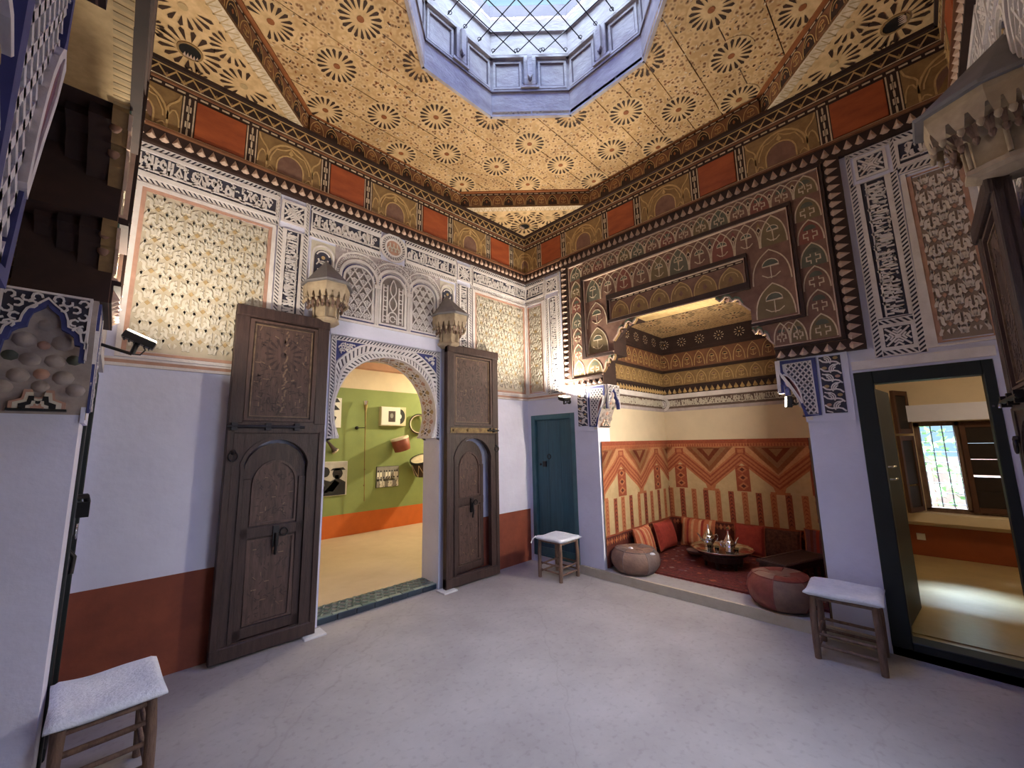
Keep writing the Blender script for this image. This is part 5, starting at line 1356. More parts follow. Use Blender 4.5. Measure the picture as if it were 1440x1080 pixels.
M = MB(); M.bevbox(FL, -0.72, -0.16, 0.12, 2.01, -0.08, -0.03, 0.004, GREENBLACK); M.obj('leaf_board', cd_)
M = MB(); M.box(FL, -0.50, -0.30, 1.10, 1.30, -0.03, 0.0, IRON); M.tube([FL(-0.42, 1.33, -0.02), FL(-0.40, 1.33, 0.035), FL(-0.30, 1.29, 0.04)], 0.016, IRON, 8); M.box(FL, -0.36, -0.28, 1.20, 1.29, -0.02, 0.055, IRON)
M.tube([FL(-0.45, 1.05, -0.02), FL(-0.45, 0.99, 0.02), FL(-0.47, 0.90, 0.015)], 0.012, IRON, 8); M.tube([FL(-0.40+0.03*C(a), 1.13+0.04*S(a), 0.012) for a in [k*PI/6 for k in range(13)]], 0.008, SILVER, 6, caps=False); M.obj('latch', cd_)
turned(bd, 'unseen second teal blue door, added on the left wall to block daylight')  # unseen copy, added so no daylight leaks in through the empty opening
kb = turned(bpy.data.objects['alcove_kerb']); kb['kind'] = 'structure'

# ------------------------------------------------------------------ gallery behind the arch
GY, GZ = 3.28, 0.055
M = MB(); M.box(XY, -3.6, 2.4, 0.33, GY, -0.05, GZ, FLOOR_G); struct('floor_gallery', M)
FG = Fr((0, GY, 0), (1, 0, 0), (0, 0, 1), (0, -1, 0))
M = MB(); M.box(FG, -3.6, 2.4, 0, 3.2, -0.15, 0, CREAMWALL); M.box(XY, -3.75, -3.6, 0.3, GY, 0, 3.2, CREAMWALL); M.box(XY, 2.4, 2.55, 0.3, GY, 0, 3.2, CREAMWALL); M.box(XY, 0.0, 2.55, 0.20, 0.345, 0, 3.25, CREAMWALL); M.box(XY, 2.4, 2.55, GY, GY+0.15, 0, 3.25, CREAMWALL); wg = struct('wall_gallery', M)
M = MB(); M.box(FG, -3.6, 2.4, GZ, 0.425, 0, 0.012, ORANGEWALL); M.obj('dado', wg)
M = MB(); M.box(FG, -3.6, 2.4, 0.425, 2.655, 0, 0.008, GREENWALL); M.obj('green_band', wg)
M = MB(); M.box(XY, -3.6, 2.4, 0.34, GY, 3.15, 3.25, CREAMWALL); M.box(XY, -3.6, 2.4, GY-0.16, GY, 3.03, 3.15, PINKBEAM); struct('ceiling_gallery', M)

def photo(x0, x1, z0, z1, seed, name, label, kind):
    t = thing(name, ((x0+x1)/2, GY-0.02, z0), label, 'photograph'); rng = random.Random(seed)
    M = MB(); M.bevbox(FG, x0, x1, z0, z1, 0.008, 0.030, 0.003, BLACK if kind == 'group' else WHITE); M.obj('mount', t)
    M = MB(); w_, h_ = x1-x0, z1-z0; G = FG.sub(x0, z0, h=0.0305); e = 0.006
    P = lambda pts: [(min(max(x*w_, e), w_-e), min(max(y*h_, e), h_-e)) for x, y in pts]
    if kind == 'group':
        M.prism(G, P([(0, 0), (1, 0), (1, 1), (0, 1)]), 0, 0, GREYP)
        for r_ in range(2):
            for k in range(8):
                x = 0.08+k*0.12+rng.uniform(-0.02, 0.02); y = 0.30+0.30*r_
                M.prism(G, P([(x-0.05, y-0.30), (x+0.05, y-0.30), (x+0.045, y+0.12), (x-0.045, y+0.12)]), 0.0004, 0.0004, WHITE if (k+r_) % 3 else GREYP)
                M.prism(G, P([(x+0.03*C(j*PI/4), y+0.17+0.045*S(j*PI/4)) for j in range(8)]), 0.0008, 0.0008, BLACK)
        for k in range(16):
            x, y = rng.random(), rng.random()*0.5; M.prism(G, P([(x, y), (x+0.04, y+0.02), (x+0.02, y+0.09)]), 0.0009, 0.0009, BLACK)
    elif kind == 'pair':
        M.prism(G, P([(0, 0), (1, 0), (1, 1), (0, 1)]), 0, 0, mat('photo_grey', (0.55, 0.53, 0.48), 0.6, scale=8))
        for pts, c_ in (([(0.05, 0.0), (0.95, 0.0), (0.95, 0.38), (0.7, 0.52), (0.45, 0.42), (0.2, 0.5), (0.05, 0.4)], BLACK), ([(0.3, 0.16), (0.55, 0.12), (0.75, 0.36), (0.6, 0.46)], WHITE), ([(0.0, 0.22), (0.3, 0.3), (0.25, 0.44), (0.0, 0.38)], WHITE),
                        ([(0.68+0.17*C(j*PI/6), 0.64+0.16*S(j*PI/6)) for j in range(12)], BLACK), ([(0.28+0.15*C(j*PI/6), 0.70+0.15*S(j*PI/6)) for j in range(12)], BLACK), ([(0.60, 0.50), (0.72, 0.50), (0.72, 0.60), (0.60, 0.60)], GREYP),
                        ([(0.0, 0.08), (0.4, 0.1), (0.4, 0.16), (0.0, 0.2)], WHITE), ([(0.44, 0.74), (0.52, 0.80), (0.86, 0.82), (0.94, 0.74)], BLACK), ([(0.06, 0.62), (0.02, 0.56), (0.0, 0.86), (0.14, 0.9)], BLACK)):
            M.prism(G, P(pts), 0.0006, 0.0006, c_)
    else:
        M.prism(G, P([(0, 0), (1, 0), (1, 1), (0, 1)]), 0, 0, WHITE)
        for pts in ([(0.3, 0.0), (0.7, 0.0), (0.85, 0.35), (0.6, 0.5), (0.35, 0.4)], [(0.5, 0.55), (0.95, 0.6), (0.8, 0.75), (0.55, 0.7)], [(0.6, 0.82), (0.95, 0.86), (0.85, 1.0), (0.7, 0.95)], [(0.2, 0.5), (0.36, 0.45), (0.5, 0.85), (0.4, 0.9)]):
            M.prism(G, P(pts), 0.0006, 0.0006, BLACK)
    M.obj('print', t); return t
photo(-1.80, -1.27, 0.76, 1.34, 1, 'wall_photograph', 'large black and white photo of two dark heads, low on the green wall, left', 'pair')
photo(-1.95, -1.42, 1.93, 2.46, 2, 'wall_photograph', 'black and white photo high on the green wall, cut by the arch edge', 'abstract')
photo(-0.72, -0.26, 0.82, 1.21, 3, 'wall_photograph', 'small black framed group photo below the red hand drum on the green wall', 'group')
t = thing('record_sleeve', (-0.43, GY-0.1, 1.97), 'white record sleeve with a dark portrait and half-drawn disc on the green wall', 'record')
M = MB(); M.bevbox(FG, -0.70, -0.17, 1.975, 2.345, 0.008, 0.10, 0.004, mat('case_cream', (0.66, 0.58, 0.36), 0.6)); M.obj('case', t)
M = MB(); M.bevbox(FG, -0.69, -0.30, 1.99, 2.335, 0.10, 0.108, 0.001, WHITE); M.obj('sleeve', t)
M = MB(); G = FG.sub(-0.30, 2.16, h=0.1005); M.prism(G, [(0.105*C(a), 0.145*S(a)) for a in [-PI/2+PI*k/12 for k in range(13)]], 0, 0.004, BLACK); M.prism(G, [(0.03*C(a), 0.045*S(a)) for a in [-PI/2+PI*k/8 for k in range(9)]], 0.004, 0.0045, WHITE); M.obj('disc', t)
M = MB(); G = FG.sub(-0.55, 2.05, h=0.1085); M.prism(G, [(0, 0), (0.145, 0), (0.145, 0.21), (0, 0.21)], 0, 0, mat('portrait_dark', (0.06, 0.035, 0.03), 0.6)); M.prism(G, [(0.07+0.035*C(k*PI/5), 0.12+0.05*S(k*PI/5)) for k in range(10)], 0.0004, 0.0004, GREYP); M.obj('portrait', t)
# long horn hung upright
t = thing('long_horn', (-1.02, GY-0.12, 0.62), 'very long thin straight horn hanging upright on the green gallery wall', 'horn')
hx = -1.01; hy = GY-0.12
M = MB(); M.tube([(hx+0.03, hy, 0.62), (hx+0.012, hy, 1.2), (hx, hy, 1.9), (hx-0.005, hy, 2.22), (hx-0.01, hy, 2.40)], [0.008, 0.008, 0.010, 0.017, 0.042], HORNM, 10)
M.tube([(hx-0.008, hy, 2.33), (hx-0.01, hy, 2.425)], [0.03, 0.05], SILVER, 12); M.obj('pipe', t)
M = MB(); M.tube([(hx, hy, 1.93), (hx-0.03, hy-0.005, 1.93), (hx-0.11, GY-0.01, 1.93)], 0.008, IRON, 6); M.lathe([(0, -0.03), (0.028, -0.02), (0.034, 0), (0.028, 0.02), (0, 0.03)], IRON, (hx-0.12, GY-0.035, 1.93), 10, axis=(0, 1, 0)); M.obj('hook', t)
for z in (1.18, 0.9): 
    M = MB(); M.tube([(hx+0.014, hy, z-0.012), (hx+0.014, hy, z+0.012)], 0.014, BRASS, 8); M.obj('joint_ring', t)
def drum(name, label, c_, ax, r0, r1, L, body, cords):
    t = thing(name, c_, label, 'drum'); A = Vector(ax).normalized(); c_ = Vector(c_)
    M = MB(); M.lathe([(r1*0.75, -L/2), (r1, -L/2+0.01), ((r0+r1)/2*1.06, 0), (r0, L/2-0.02), (r0*0.96, L/2)], body, tuple(c_), 20, axis=tuple(A)); M.obj('shell', t)
    M = MB(); M.lathe([(r0*1.03, L/2-0.035), (r0*1.03, L/2+0.004), (r0*0.9, L/2+0.006), (0.0, L/2+0.006)], SKIN, tuple(c_), 20, axis=tuple(A)); M.obj('skin', t)
    if cords:
        x = A.orthogonal().normalized(); y = A.cross(x); M = MB()
        for k in range(8):
            a, b_ = 2*PI*k/8, 2*PI*(k+0.5)/8; P = lambda a, r, z: tuple(c_+A*z+x*(r*C(a))+y*(r*S(a)))
            M.tube([P(a, r0*1.06, L/2-0.03), P(b_, r1*1.08, -L/2+0.02)], 0.006, SKIN, 5); M.tube([P(b_, r1*1.08, -L/2+0.02), P(a+2*PI/8, r0*1.06, L/2-0.03)], 0.006, SKIN, 5)
        M.lathe([(r0*1.09, L/2-0.03), (r0*1.09, L/2+0.015), (r0*0.98, L/2+0.015)], BLACK, tuple(c_), 20, axis=tuple(A)); M.obj('cords_and_hoop', t)
    return t
drum('hand_drum', 'red-brown wooden hand drum hung tilted on the green gallery wall', (-0.33, GY-0.22, 1.62), (-0.28, 0.03, 0.95), 0.165, 0.15, 0.26, DRUMRED, False)
drum('rope_drum', 'dark drum laced with pale rope hung beside the doorway edge on the green wall', (0.12, GY-0.26, 1.18), (-0.34, -0.22, 0.85), 0.20, 0.17, 0.32, DRUMDARK, True)
t = thing('frame_drum', (0.14, GY-0.06, 2.02), 'round frame drum hanging upper right on the green gallery wall, partly hidden by the arch', 'drum')
M = MB(); o = (0.16, GY-0.02, 2.02); M.lathe([(0.17, 0.0), (0.20, 0.0), (0.20, 0.10), (0.17, 0.10), (0.17, 0.0)], SKIN, o, 24, axis=(-0.35, -1, 0.05)); M.obj('hoop', t)
M = MB(); M.lathe([(0.203, 0.085), (0.208, 0.10), (0.19, 0.104)], BLACK, o, 24, axis=(-0.35, -1, 0.05)); M.obj('rim', t)
t = thing('reed_pipe', (-1.55, GY-0.06, 1.55), 'dark wooden reed pipe with flared bell on the green wall, left of the horn', 'pipe')
M = MB(); M.tube([(-1.78, GY-0.07, 1.83), (-1.62, GY-0.07, 1.66), (-1.55, GY-0.07, 1.57), (-1.515, GY-0.07, 1.525)], [0.016, 0.022, 0.035, 0.06], DRUMDARK, 10); M.obj('tube', t)
M = MB(); M.tube([(-1.522, GY-0.07, 1.532), (-1.505, GY-0.07, 1.512)], [0.055, 0.066], SKIN, 12); M.obj('bell_ring', t)
t = thing('gallery_spotlight', (1.75, 2.2, 2.72), 'small black ceiling spotlight of the gallery', 'spotlight')
M = MB(); M.tube([(1.80, 2.19, 2.80), (1.88, 2.13, 2.90)], 0.06, BLACKPL, 12); M.obj('can', t)
M = MB(); M.tube([(1.88, 2.13, 2.90), (1.88, 2.13, 3.15)], 0.012, BLACKPL, 6); M.obj('arm', t)

# ------------------------------------------------------------------ side room behind the green doorway
RX, RZ = 3.18, 0.10
FS = Fr((RX, 0, 0), (0, 1, 0), (0, 0, 1), (-1, 0, 0))
M = MB(); M.box(XY, 0.27, RX, -6.2, -3.52, -0.02, RZ-0.002, FLOOR_R); M.box(XY, 0.0, 0.27, -4.40, -3.66, -0.02, RZ-0.01, FLOOR_R); struct('floor_side_room', M)
WO, WI_, WB, WT = -4.68, -3.92, 0.665, 1.77
M = MB()
M.box(FS, -6.2, WO, 0, 2.75, -0.25, 0, CREAMWALL); M.box(FS, WI_, -3.52, 0, 2.75, -0.25, 0, CREAMWALL); M.box(FS, WO, WI_, 0, WB-0.02, -0.25, 0, CREAMWALL); M.box(FS, WO, WI_, WT, 2.75, -0.25, 0, CREAMWALL)
M.box(FS, WO-0.06, WI_+0.06, WT+0.01, WT+0.22, 0, 0.10, PLASTER)
M.box(XY, 0.27, RX+0.2, -3.54, -3.46, 0, 2.75, CREAMWALL); M.box(XY, 0.27, RX+0.2, -6.3, -6.2, 0, 2.75, CREAMWALL)
M.box(XY, 0.25, 0.27, -6.2, -4.72, 0, 2.75, CREAMWALL)
ws = struct('wall_side_room', M)
M = MB(); M.box(FS, -6.2, -3.54, RZ, 0.47, 0, 0.012, mat('rust_orange_dado', (0.30, 0.065, 0.016), 0.6, scale=3)); M.obj('dado', ws)
M = MB(); M.bevbox(FS, -4.9, -3.62, 0.52, 0.645, 0, 0.14, 0.01, CREAMWALL); M.obj('sill', ws)
M = MB(); M.box(XY, 0.27, RX+0.2, -6.2, -3.5, 2.75, 2.85, CREAMWALL); struct('ceiling_side_room', M)
win = thing('grilled_window', (RX, -4.28, WB), 'iron-grilled window with one shutter open, bright garden outside the side room', 'window')
M = MB()
for a, b_, c_, d in ((WO, WO+0.05, WB, WT), (WI_-0.05, WI_, WB, WT), (WO, WI_, WT-0.05, WT), (WO, WI_, WB-0.02, WB+0.03), (-4.33, -4.28, WB, WT)): M.bevbox(FS, a, b_, c_, d, -0.12, -0.03, 0.003, LOG)
M.obj('window_frame', win)
M = MB(); M.box(FS, -4.28, WI_-0.05, WB+0.03, WT-0.05, -0.10, -0.096, GLASS); M.obj('pane', win)
for k in range(4):
    M = MB(); u = -4.28+k*0.103; M.tube([FS(u, WB, -0.18), FS(u, WT, -0.18)], 0.006, IRON, 6); M.obj('bar', win)
for k in range(8):
    M = MB(); v = WB+0.07+k*0.13; M.tube([FS(-4.30, v, -0.175), FS(WI_, v, -0.175)], 0.005, IRON, 6); M.obj('bar', win)
SHUT = mat('shutter_dark', (0.022, 0.013, 0.010), 0.85, scale=8); SHUT_E = mat('shutter_edge', (0.09, 0.035, 0.018), 0.75, scale=8)
def shutter(G, w_, z0, z1, name, label, gaps):
    t = thing(name, G(0, z0, 0), label, 'shutter')
    M = MB()
    for a, b_, c_, d in ((0, 0.05, z0, z1), (w_-0.05, w_, z0, z1), (0.05, w_-0.05, z0, z0+0.06), (0.05, w_-0.05, z1-0.06, z1)): M.bevbox(G, a, b_, c_, d, -0.015, 0.02, 0.003, SHUT_E)
    M.obj('shutter_frame', t)
    zz = z0+0.06; n = len(gaps)+1; hgt = (z1-z0-0.12)/n
    for k in range(n):
        M = MB(); g = gaps[k] if k < len(gaps) else 0; M.bevbox(G, 0.05, w_-0.05, zz+k*hgt, zz+(k+1)*hgt-g, -0.01, 0.008, 0.003, SHUT); M.obj('panel', t)
    return t
shutter(Fr((RX+0.02, -4.655, 0), (0, 1, 0), (0, 0, 1), (-1, 0, 0)), 0.335, WB+0.01, WT-0.02, 'window_shutter', 'closed dark shutter with light slits on the right half of the grilled window', [0.0, 0.022, 0.006, 0.004])
an = 0.35; GS = Fr((RX-0.04, -3.895, 0), (-C(an), S(an), 0), (0, 0, 1), (-S(an), -C(an), 0))
shutter(GS, 0.36, 0.66, 1.60, 'window_shutter', 'dark lower shutter leaf folded open left of the grilled window', [0.02, 0.0])
shutter(GS, 0.36, 1.63, 2.18, 'window_shutter', 'dark upper shutter leaf folded open left above the grilled window', [])
t = thing('wall_outlet', (RX, -3.83, 0.30), 'small pale electrical outlet on the rust dado under the grilled window', 'outlet')
M = MB(); M.bevbox(FS, -3.87, -3.79, 0.29, 0.37, 0.012, 0.024, 0.003, OUTLET); M.obj('plate', t); M = MB(); M.lathe([(0.022, 0.0), (0.022, -0.008), (0, -0.008)], GREYP, FS(-3.83, 0.33, 0.0245), 12, axis=(-1, 0, 0)); M.obj('socket', t)
# garden outside
M = MB(); M.box(XY, RX+0.3, 14, -12, 4, -0.3, -0.2, TERR); M.box(XY, 9.5, 9.8, -12, 4, -0.3, 1.1, mat('garden_wall', (0.75, 0.56, 0.52), 0.9, scale=1)); struct('ground', M)
rng = random.Random(12)
for (x, y, r, h) in ((6.2, -4.0, 0.7, 1.7), (7.6, -5.6, 0.8, 1.2), (8.3, -3.6, 0.9, 2.2)):
    M = MB()
    for k in range(190):
        a, b_ = rng.random()*2*PI, rng.random(); rr = r*math.sqrt(rng.random())*(1-0.3*b_); p = Vector((x+rr*C(a), y+rr*S(a), -0.2+0.15+b_*h)); d = Vector((rng.uniform(-1, 1), rng.uniform(-1, 1), rng.uniform(-0.4, 1))).normalized()*0.16; e = d.orthogonal().normalized()*0.05
        M.add([tuple(p), tuple(p+d*0.5+e), tuple(p+d), tuple(p+d*0.5-e)], [(0, 1, 2, 3)], LEAF)
    t = thing('garden_shrub', (x, y, -0.2), {6.2: 'green shrub outside close behind the window grille', 7.6: 'low green shrub in the garden, right part of the grilled window', 8.3: 'tall green shrub by the garden wall outside the grilled window'}[x], 'shrub', None)
    tag(M.obj('foliage', t), kind='stuff'); M = MB(); M.tube([(x, y, -0.2), (x, y, h*0.6)], 0.04, LOG, 6); M.obj('stem', t)
# ------------------------------------------------------------------ textile hanging in the alcove
T_LIGHT = mat('textile_apricot', (0.60, 0.31, 0.16), 0.95, c2=(0.50, 0.24, 0.11), scale=40, bump=0.2, bscale=120)
ct = thing('wall_hanging', (ND, -2.25, 0.1), 'cream and rust embroidered textile with chevrons and stripes lining the alcove walls', 'textile')
def hanging(F, a, b_, flip, name, per, off):
    L = b_-a; z0, z1 = 0.11, 1.60
    M = MB(); n = 36
    def cell(u, v, h, k):      # the cloth is flat between two folds
        u0, u1 = a+L*k/n, a+L*(k+1)/n; t = (u-u0)/(u1-u0)
        return F(u, v, wob(u0)*(1-t)+wob(u1)*t+h*1.3)
    def wob(u): return 0.012+0.006*S(u*9)+0.004*S(u*23+1)
    def G(u, v, h=0.0):
        return F(u, v, wob(u)+h)
    W = Warp(G)
    vs = [W(a+L*k/n, z) for z in (z0, z1) for k in range(n+1)]
    M.add(vs, [(k, k+1, n+2+k, n+1+k) for k in range(n)], CANVAS); M.obj('cloth', ct)
    def quad(M, x0, x1, v0, v1, mt, h=0.003):
        poly(M, [(x0, v0), (x1, v0), (x1, v1), (x0, v1)], mt, h)
    def poly(M, pts, mt, h=0.003):
        lo, hi = max(a, min(p[0] for p in pts)), min(b_, max(p[0] for p in pts))
        for k in range(int((lo-a)/L*n), int((hi-a)/L*n)+1):     # laid cell by cell on the folds of the cloth
            q = clip_convex(pts, [(a+L*k/n, z0), (min(b_, a+L*(k+1)/n), z0), (min(b_, a+L*(k+1)/n), z1), (a+L*k/n, z1)])
            if len(q) > 2: M.add([cell(u, v, h, k) for u, v in q], [tuple(range(len(q)))], mt)
    M = MB(); quad(M, a, b_, 1.545, z1+0.01, T_RED, 0.004); quad(M, a, b_, 1.50, 1.545, T_ORANGE, 0.003)
    for k in range(int(L/0.035)): quad(M, a+k*0.035, a+k*0.035+0.017, 1.505, 1.54, T_RED, 0.0045)
    M.obj('top_border', ct)
    M = MB(); quad(M, a, b_, z0, 0.47, T_DARK, 0.004)
    for k in range(int(L/0.05)): poly(M, [(a+k*0.05, 0.40), (a+k*0.05+0.025, 0.36), (a+k*0.05+0.05, 0.40), (a+k*0.05+0.025, 0.44)], T_RED if k % 2 else T_ORANGE, 0.006)
    quad(M, a, b_, 0.455, 0.475, T_RED, 0.0055); M.obj('lower_border', ct)
    M = MB()
    k0 = int((a-off)/per)-2
    for k in range(k0, k0+int(L/per)+5):       # zigzag: peaks at off + k*per
        p = off+k*per; hv = per/2
        for s_ in (-1, 1):
            for d0, d1, mt, h in ((-0.15, 0.06, T_ORANGE, 0.003), (-0.115, -0.085, T_RED, 0.005), (-0.055, -0.035, T_RED, 0.005), (0.0, 0.03, T_RED, 0.005)):
                q = [(p, 1.42+d0), (p+s_*hv, 1.06+d0), (p+s_*hv, 1.06+d1), (p, 1.42+d1)]
                if s_ < 0: q = q[::-1]
                poly(M, q, mt, h)
            poly(M, [(p, 1.47), (p, 1.50), (p+s_*hv, 1.50), (p+s_*hv, 1.10)], T_LIGHT, 0.0015)
            # triangles hung from the border, stepped
            c_ = p+s_*hv
            for m_ in range(4):
                f = 1-m_*0.25; q = [(c_-hv*0.78*f, 1.498-m_*0.01), (c_, 1.14+0.30*(1-f)), (c_+hv*0.78*f, 1.498-m_*0.01)]
                poly(M, q[::-1] if ((q[1][0]-q[0][0])*(q[2][1]-q[0][1])-(q[1][1]-q[0][1])*(q[2][0]-q[0][0])) < 0 else q, (T_ORANGE, T_LIGHT, T_RED, T_LIGHT)[m_], 0.002+0.001*m_)
        poly(M, [(p-0.06, 1.40), (p+0.06, 1.40), (p+0.06, 1.48), (p-0.06, 1.48)], T_RED, 0.008); poly(M, [(p-0.035, 1.415), (p+0.035, 1.415), (p+0.035, 1.465), (p-0.035, 1.465)], T_ORANGE, 0.009)
        # column under each peak with a diamond, and the foot of each valley
        quad(M, p-per*0.10, p+per*0.10, 0.90, 1.24, T_RED, 0.003)
        for j in range(3):
            zc = 0.97+j*0.11; d = per*0.075; poly(M, [(p-d, zc), (p, zc-0.05), (p+d, zc), (p, zc+0.05)], T_ORANGE, 0.005); poly(M, [(p-d*0.5, zc), (p, zc-0.025), (p+d*0.5, zc), (p, zc+0.025)], T_DARK, 0.006)
        poly(M, [(p+hv-0.05, 0.90), (p+hv+0.05, 0.90), (p+hv+0.10, 1.06), (p+hv-0.10, 1.06)], T_ORANGE, 0.004)
        quad(M, p+hv-per*0.13, p+hv+per*0.13, 0.885, 0.915, T_ORANGE, 0.005)
    M.obj('chevron_band', ct)
    M = MB(); st = per/5
    for k in range(int(L/st)+8):
        c_ = off+(k+0.5)*st+k0*per
        while c_ < a-st: c_ += st
        c_ = a+((off-a) % st)+k*st
        if c_ > b_+st: break
        w_ = st*0.42; quad(M, c_-w_/2, c_+w_/2, 0.475, 0.89, T_RED if k % 2 else T_ORANGE, 0.003)
        for j in range(8): poly(M, [(c_-w_*0.42, 0.50+j*0.048), (c_, 0.525+j*0.048), (c_+w_*0.42, 0.50+j*0.048), (c_, 0.545+j*0.048)][::1], T_DARK if k % 2 else T_RED, 0.005)
    M.obj('stripe_band', ct)
hanging(FNL, 0.03, ND-0.01, False, 'l', 0.98, 0.48); hanging(FNB, NR+0.01, NL-0.01, False, 'b', 0.84, -1.38)
hanging(FNR, 0.03, ND-0.01, False, 'r', 0.98, 0.48)

# carpet
cp = thing('knotted_carpet', (1.05, -2.25, 0.095), 'dark red knotted carpet with pile covering the alcove floor', 'carpet')
CARPET = mat('carpet_red', (0.20, 0.035, 0.03), 1.0, c2=(0.085, 0.014, 0.016), scale=30, bump=0.9, bscale=90)
M = MB(); rng = random.Random(2)
M.box(XY, 0.285, ND-0.02, NR+0.02, NL-0.02, 0.095, 0.112, CARPET); M.obj('pile', cp)
M = MB()
for k in range(170):
    x, y = rng.uniform(0.34, ND-0.1), rng.uniform(NR+0.06, NL-0.06); r = rng.uniform(0.012, 0.03); a = rng.choice((0, PI/4))
    M.prism(XY.sub(x, y, a), [(-r, -r), (r, -r), (r, r), (-r, r)], 0.1125, 0.1135, (T_DARK, PURPLE, T_RED, LEATHER)[k % 4])
M.strip(XY, [(0.36, NR+0.1), (0.36, NL-0.1), (ND-0.12, NL-0.1), (ND-0.12, NR+0.1)], 0.03, 0.1125, 0.1135, T_DARK, True)
M.obj('woven_motifs', cp)
M = MB()
for k in range(150): y = NR+0.04+k*(NL-NR-0.08)/149; M.prism(XY, [(0.287, y), (0.262+0.008*(k % 3), y+0.003), (0.287, y+0.007)], 0.0955, 0.099, T_RED)
tag(M.obj('fringe', cp), kind='stuff')

# ------------------------------------------------------------------ cushions
def cushion(c_, U, V, N, w_, h_, d, mt, label, stripes=None, name='cushion'):
    t = thing(name, c_, label, 'cushion'); F = Fr(c_, U, V, N)
    def prof(s_, q):
        x, y = 2*s_-1, 2*q-1; b = (max(0, 1-abs(x)**2.4)*max(0, 1-abs(y)**2.4))**0.42
        pin = 1-0.07*(abs(x)**2)*(1-abs(y)**2)*0-0.08*(1-abs(x)**2)*(abs(y)**4)*0.6-0.0
        return x*w_/2*(1-0.05*(1-y*y)*abs(x)**3), y*h_/2*(1-0.06*(1-x*x)), b*d/2
    M = MB(); n = 14
    for sg in (1, -1):
        vs = [F(*[(lambda r: (r[0], r[1], sg*r[2]))(prof(i/n, j/n))][0]) for j in range(n+1) for i in range(n+1)]; W = n+1
        for i in range(n):
            mm = mt
            if stripes: mm = stripes[int(i*len(stripes)/n)]
            M.add([vs[j*W+i] for j in range(n+1)]+[vs[j*W+i+1] for j in range(n+1)], [(j, n+1+j, n+2+j, j+1) if sg > 0 else (j+1, n+2+j, n+1+j, j) for j in range(n)], mm, True)
    M.obj('cover', t)
    M = MB(); pts = [prof(i/n, 0) for i in range(n+1)]+[prof(1, j/n) for j in range(1, n+1)]+[prof(i/n, 1) for i in range(n-1, -1, -1)]+[prof(0, j/n) for j in range(n-1, 0, -1)]
    M.tube([F(x, y, 0) for x, y, z in pts]+[F(*pts[0][:2], 0)], 0.008, T_RED if stripes is None else CUSH_OR, 6, caps=False); M.obj('piping', t)
    return t
def lean(ax, s_, tilt):      # cushion leaning back on a wall whose inward normal is ax
    A = Vector(ax); U = Vector((-A.y, A.x, 0)); V = (Vector((0, 0, 1))*C(tilt)-A*S(tilt)); N = A*C(tilt)+Vector((0, 0, 1))*S(tilt)
    return U, V, N
OS = [CUSH_OR, CUSH_LT, CUSH_OR, CUSH_RED, CUSH_OR, CUSH_LT, CUSH_OR, CUSH_OR, CUSH_LT, CUSH_RED, CUSH_OR, CUSH_OR, CUSH_LT, CUSH_OR]
U, V, N = lean((0, -1, 0), 1, 0.25)
cushion((0.72, NL-0.15, 0.31), U, V, N, 0.40, 0.38, 0.15, CUSH_OR, 'orange striped cushion leaning on the left alcove wall, nearest the tan pouf', OS)
cushion((1.28, NL-0.16, 0.315), U, V, N, 0.50, 0.36, 0.18, CUSH_RED, 'plain deep red cushion in the left rear corner of the alcove')
U, V, N = lean((-1, 0, 0), 1, 0.25)
cushion((ND-0.17, -1.62, 0.31), U, V, N, 0.46, 0.38, 0.16, CUSH_OR, 'orange striped cushion on the rear alcove wall, left of the teapots', OS)
cushion((ND-0.17, -2.27, 0.31), U, V, N, 0.36, 0.38, 0.14, CUSH_RED, 'plain red cushion on the rear alcove wall, right of the teapots')
cushion((ND-0.12, -2.61, 0.30), U, V, N, 0.42, 0.36, 0.10, KILIM, 'dark brown kilim cushion on the rear wall beside the plain red one')
cushion((ND-0.14, -3.07, 0.325), U, V, N, 0.42, 0.40, 0.14, PURPLE, 'purple striped cushion at the right end of the rear alcove wall', [PURPLE, PURPLE, T_DARK, PURPLE, CUSH_RED, PURPLE, GREYP, PURPLE, T_DARK, PURPLE, GREYP, PURPLE, PURPLE, T_DARK])

# ------------------------------------------------------------------ tray table with tea things
tx, ty, tz = 1.02, -2.16, 0.33
t = thing('tray_table', (tx, ty, 0.112), 'low dark round wooden table in the middle of the alcove carpet', 'table')
M = MB(); M.lathe([(0.0, 0.30), (0.25, 0.30), (0.27, 0.29), (0.27, 0.265), (0.24, 0.255), (0.0, 0.25)][::-1], OLDWOOD, (tx, ty, 0), 24); M.obj('top', t)
M = MB(); M.lathe([(0.225, 0.2545), (0.215, 0.19), (0.22, 0.186), (0.0, 0.186)], OLDWOOD, (tx, ty, 0), 12, smooth=False); M.obj('apron', t)
for k in range(6):
    M = MB(); a = k*PI/3; c_ = (tx+0.19*C(a), ty+0.19*S(a)); M.tube([(c_[0], c_[1], 0.113), (c_[0], c_[1], 0.20)], [0.018, 0.026], OLDWOOD, 8); M.obj('leg', t)
t = thing('serving_tray', (tx, ty, 0.30), 'round polished silver tray carrying the teapots', 'tray')
M = MB(); M.lathe([(0.0, 0.304), (0.30, 0.304), (0.325, 0.318), (0.335, 0.326), (0.338, 0.322), (0.31, 0.3005), (0.0, 0.3005)], SILVER, (tx, ty, 0), 36, fn=lambda a, z: 1+0.012*C(a*18)*(z > 0.31)); M.obj('dish', t)
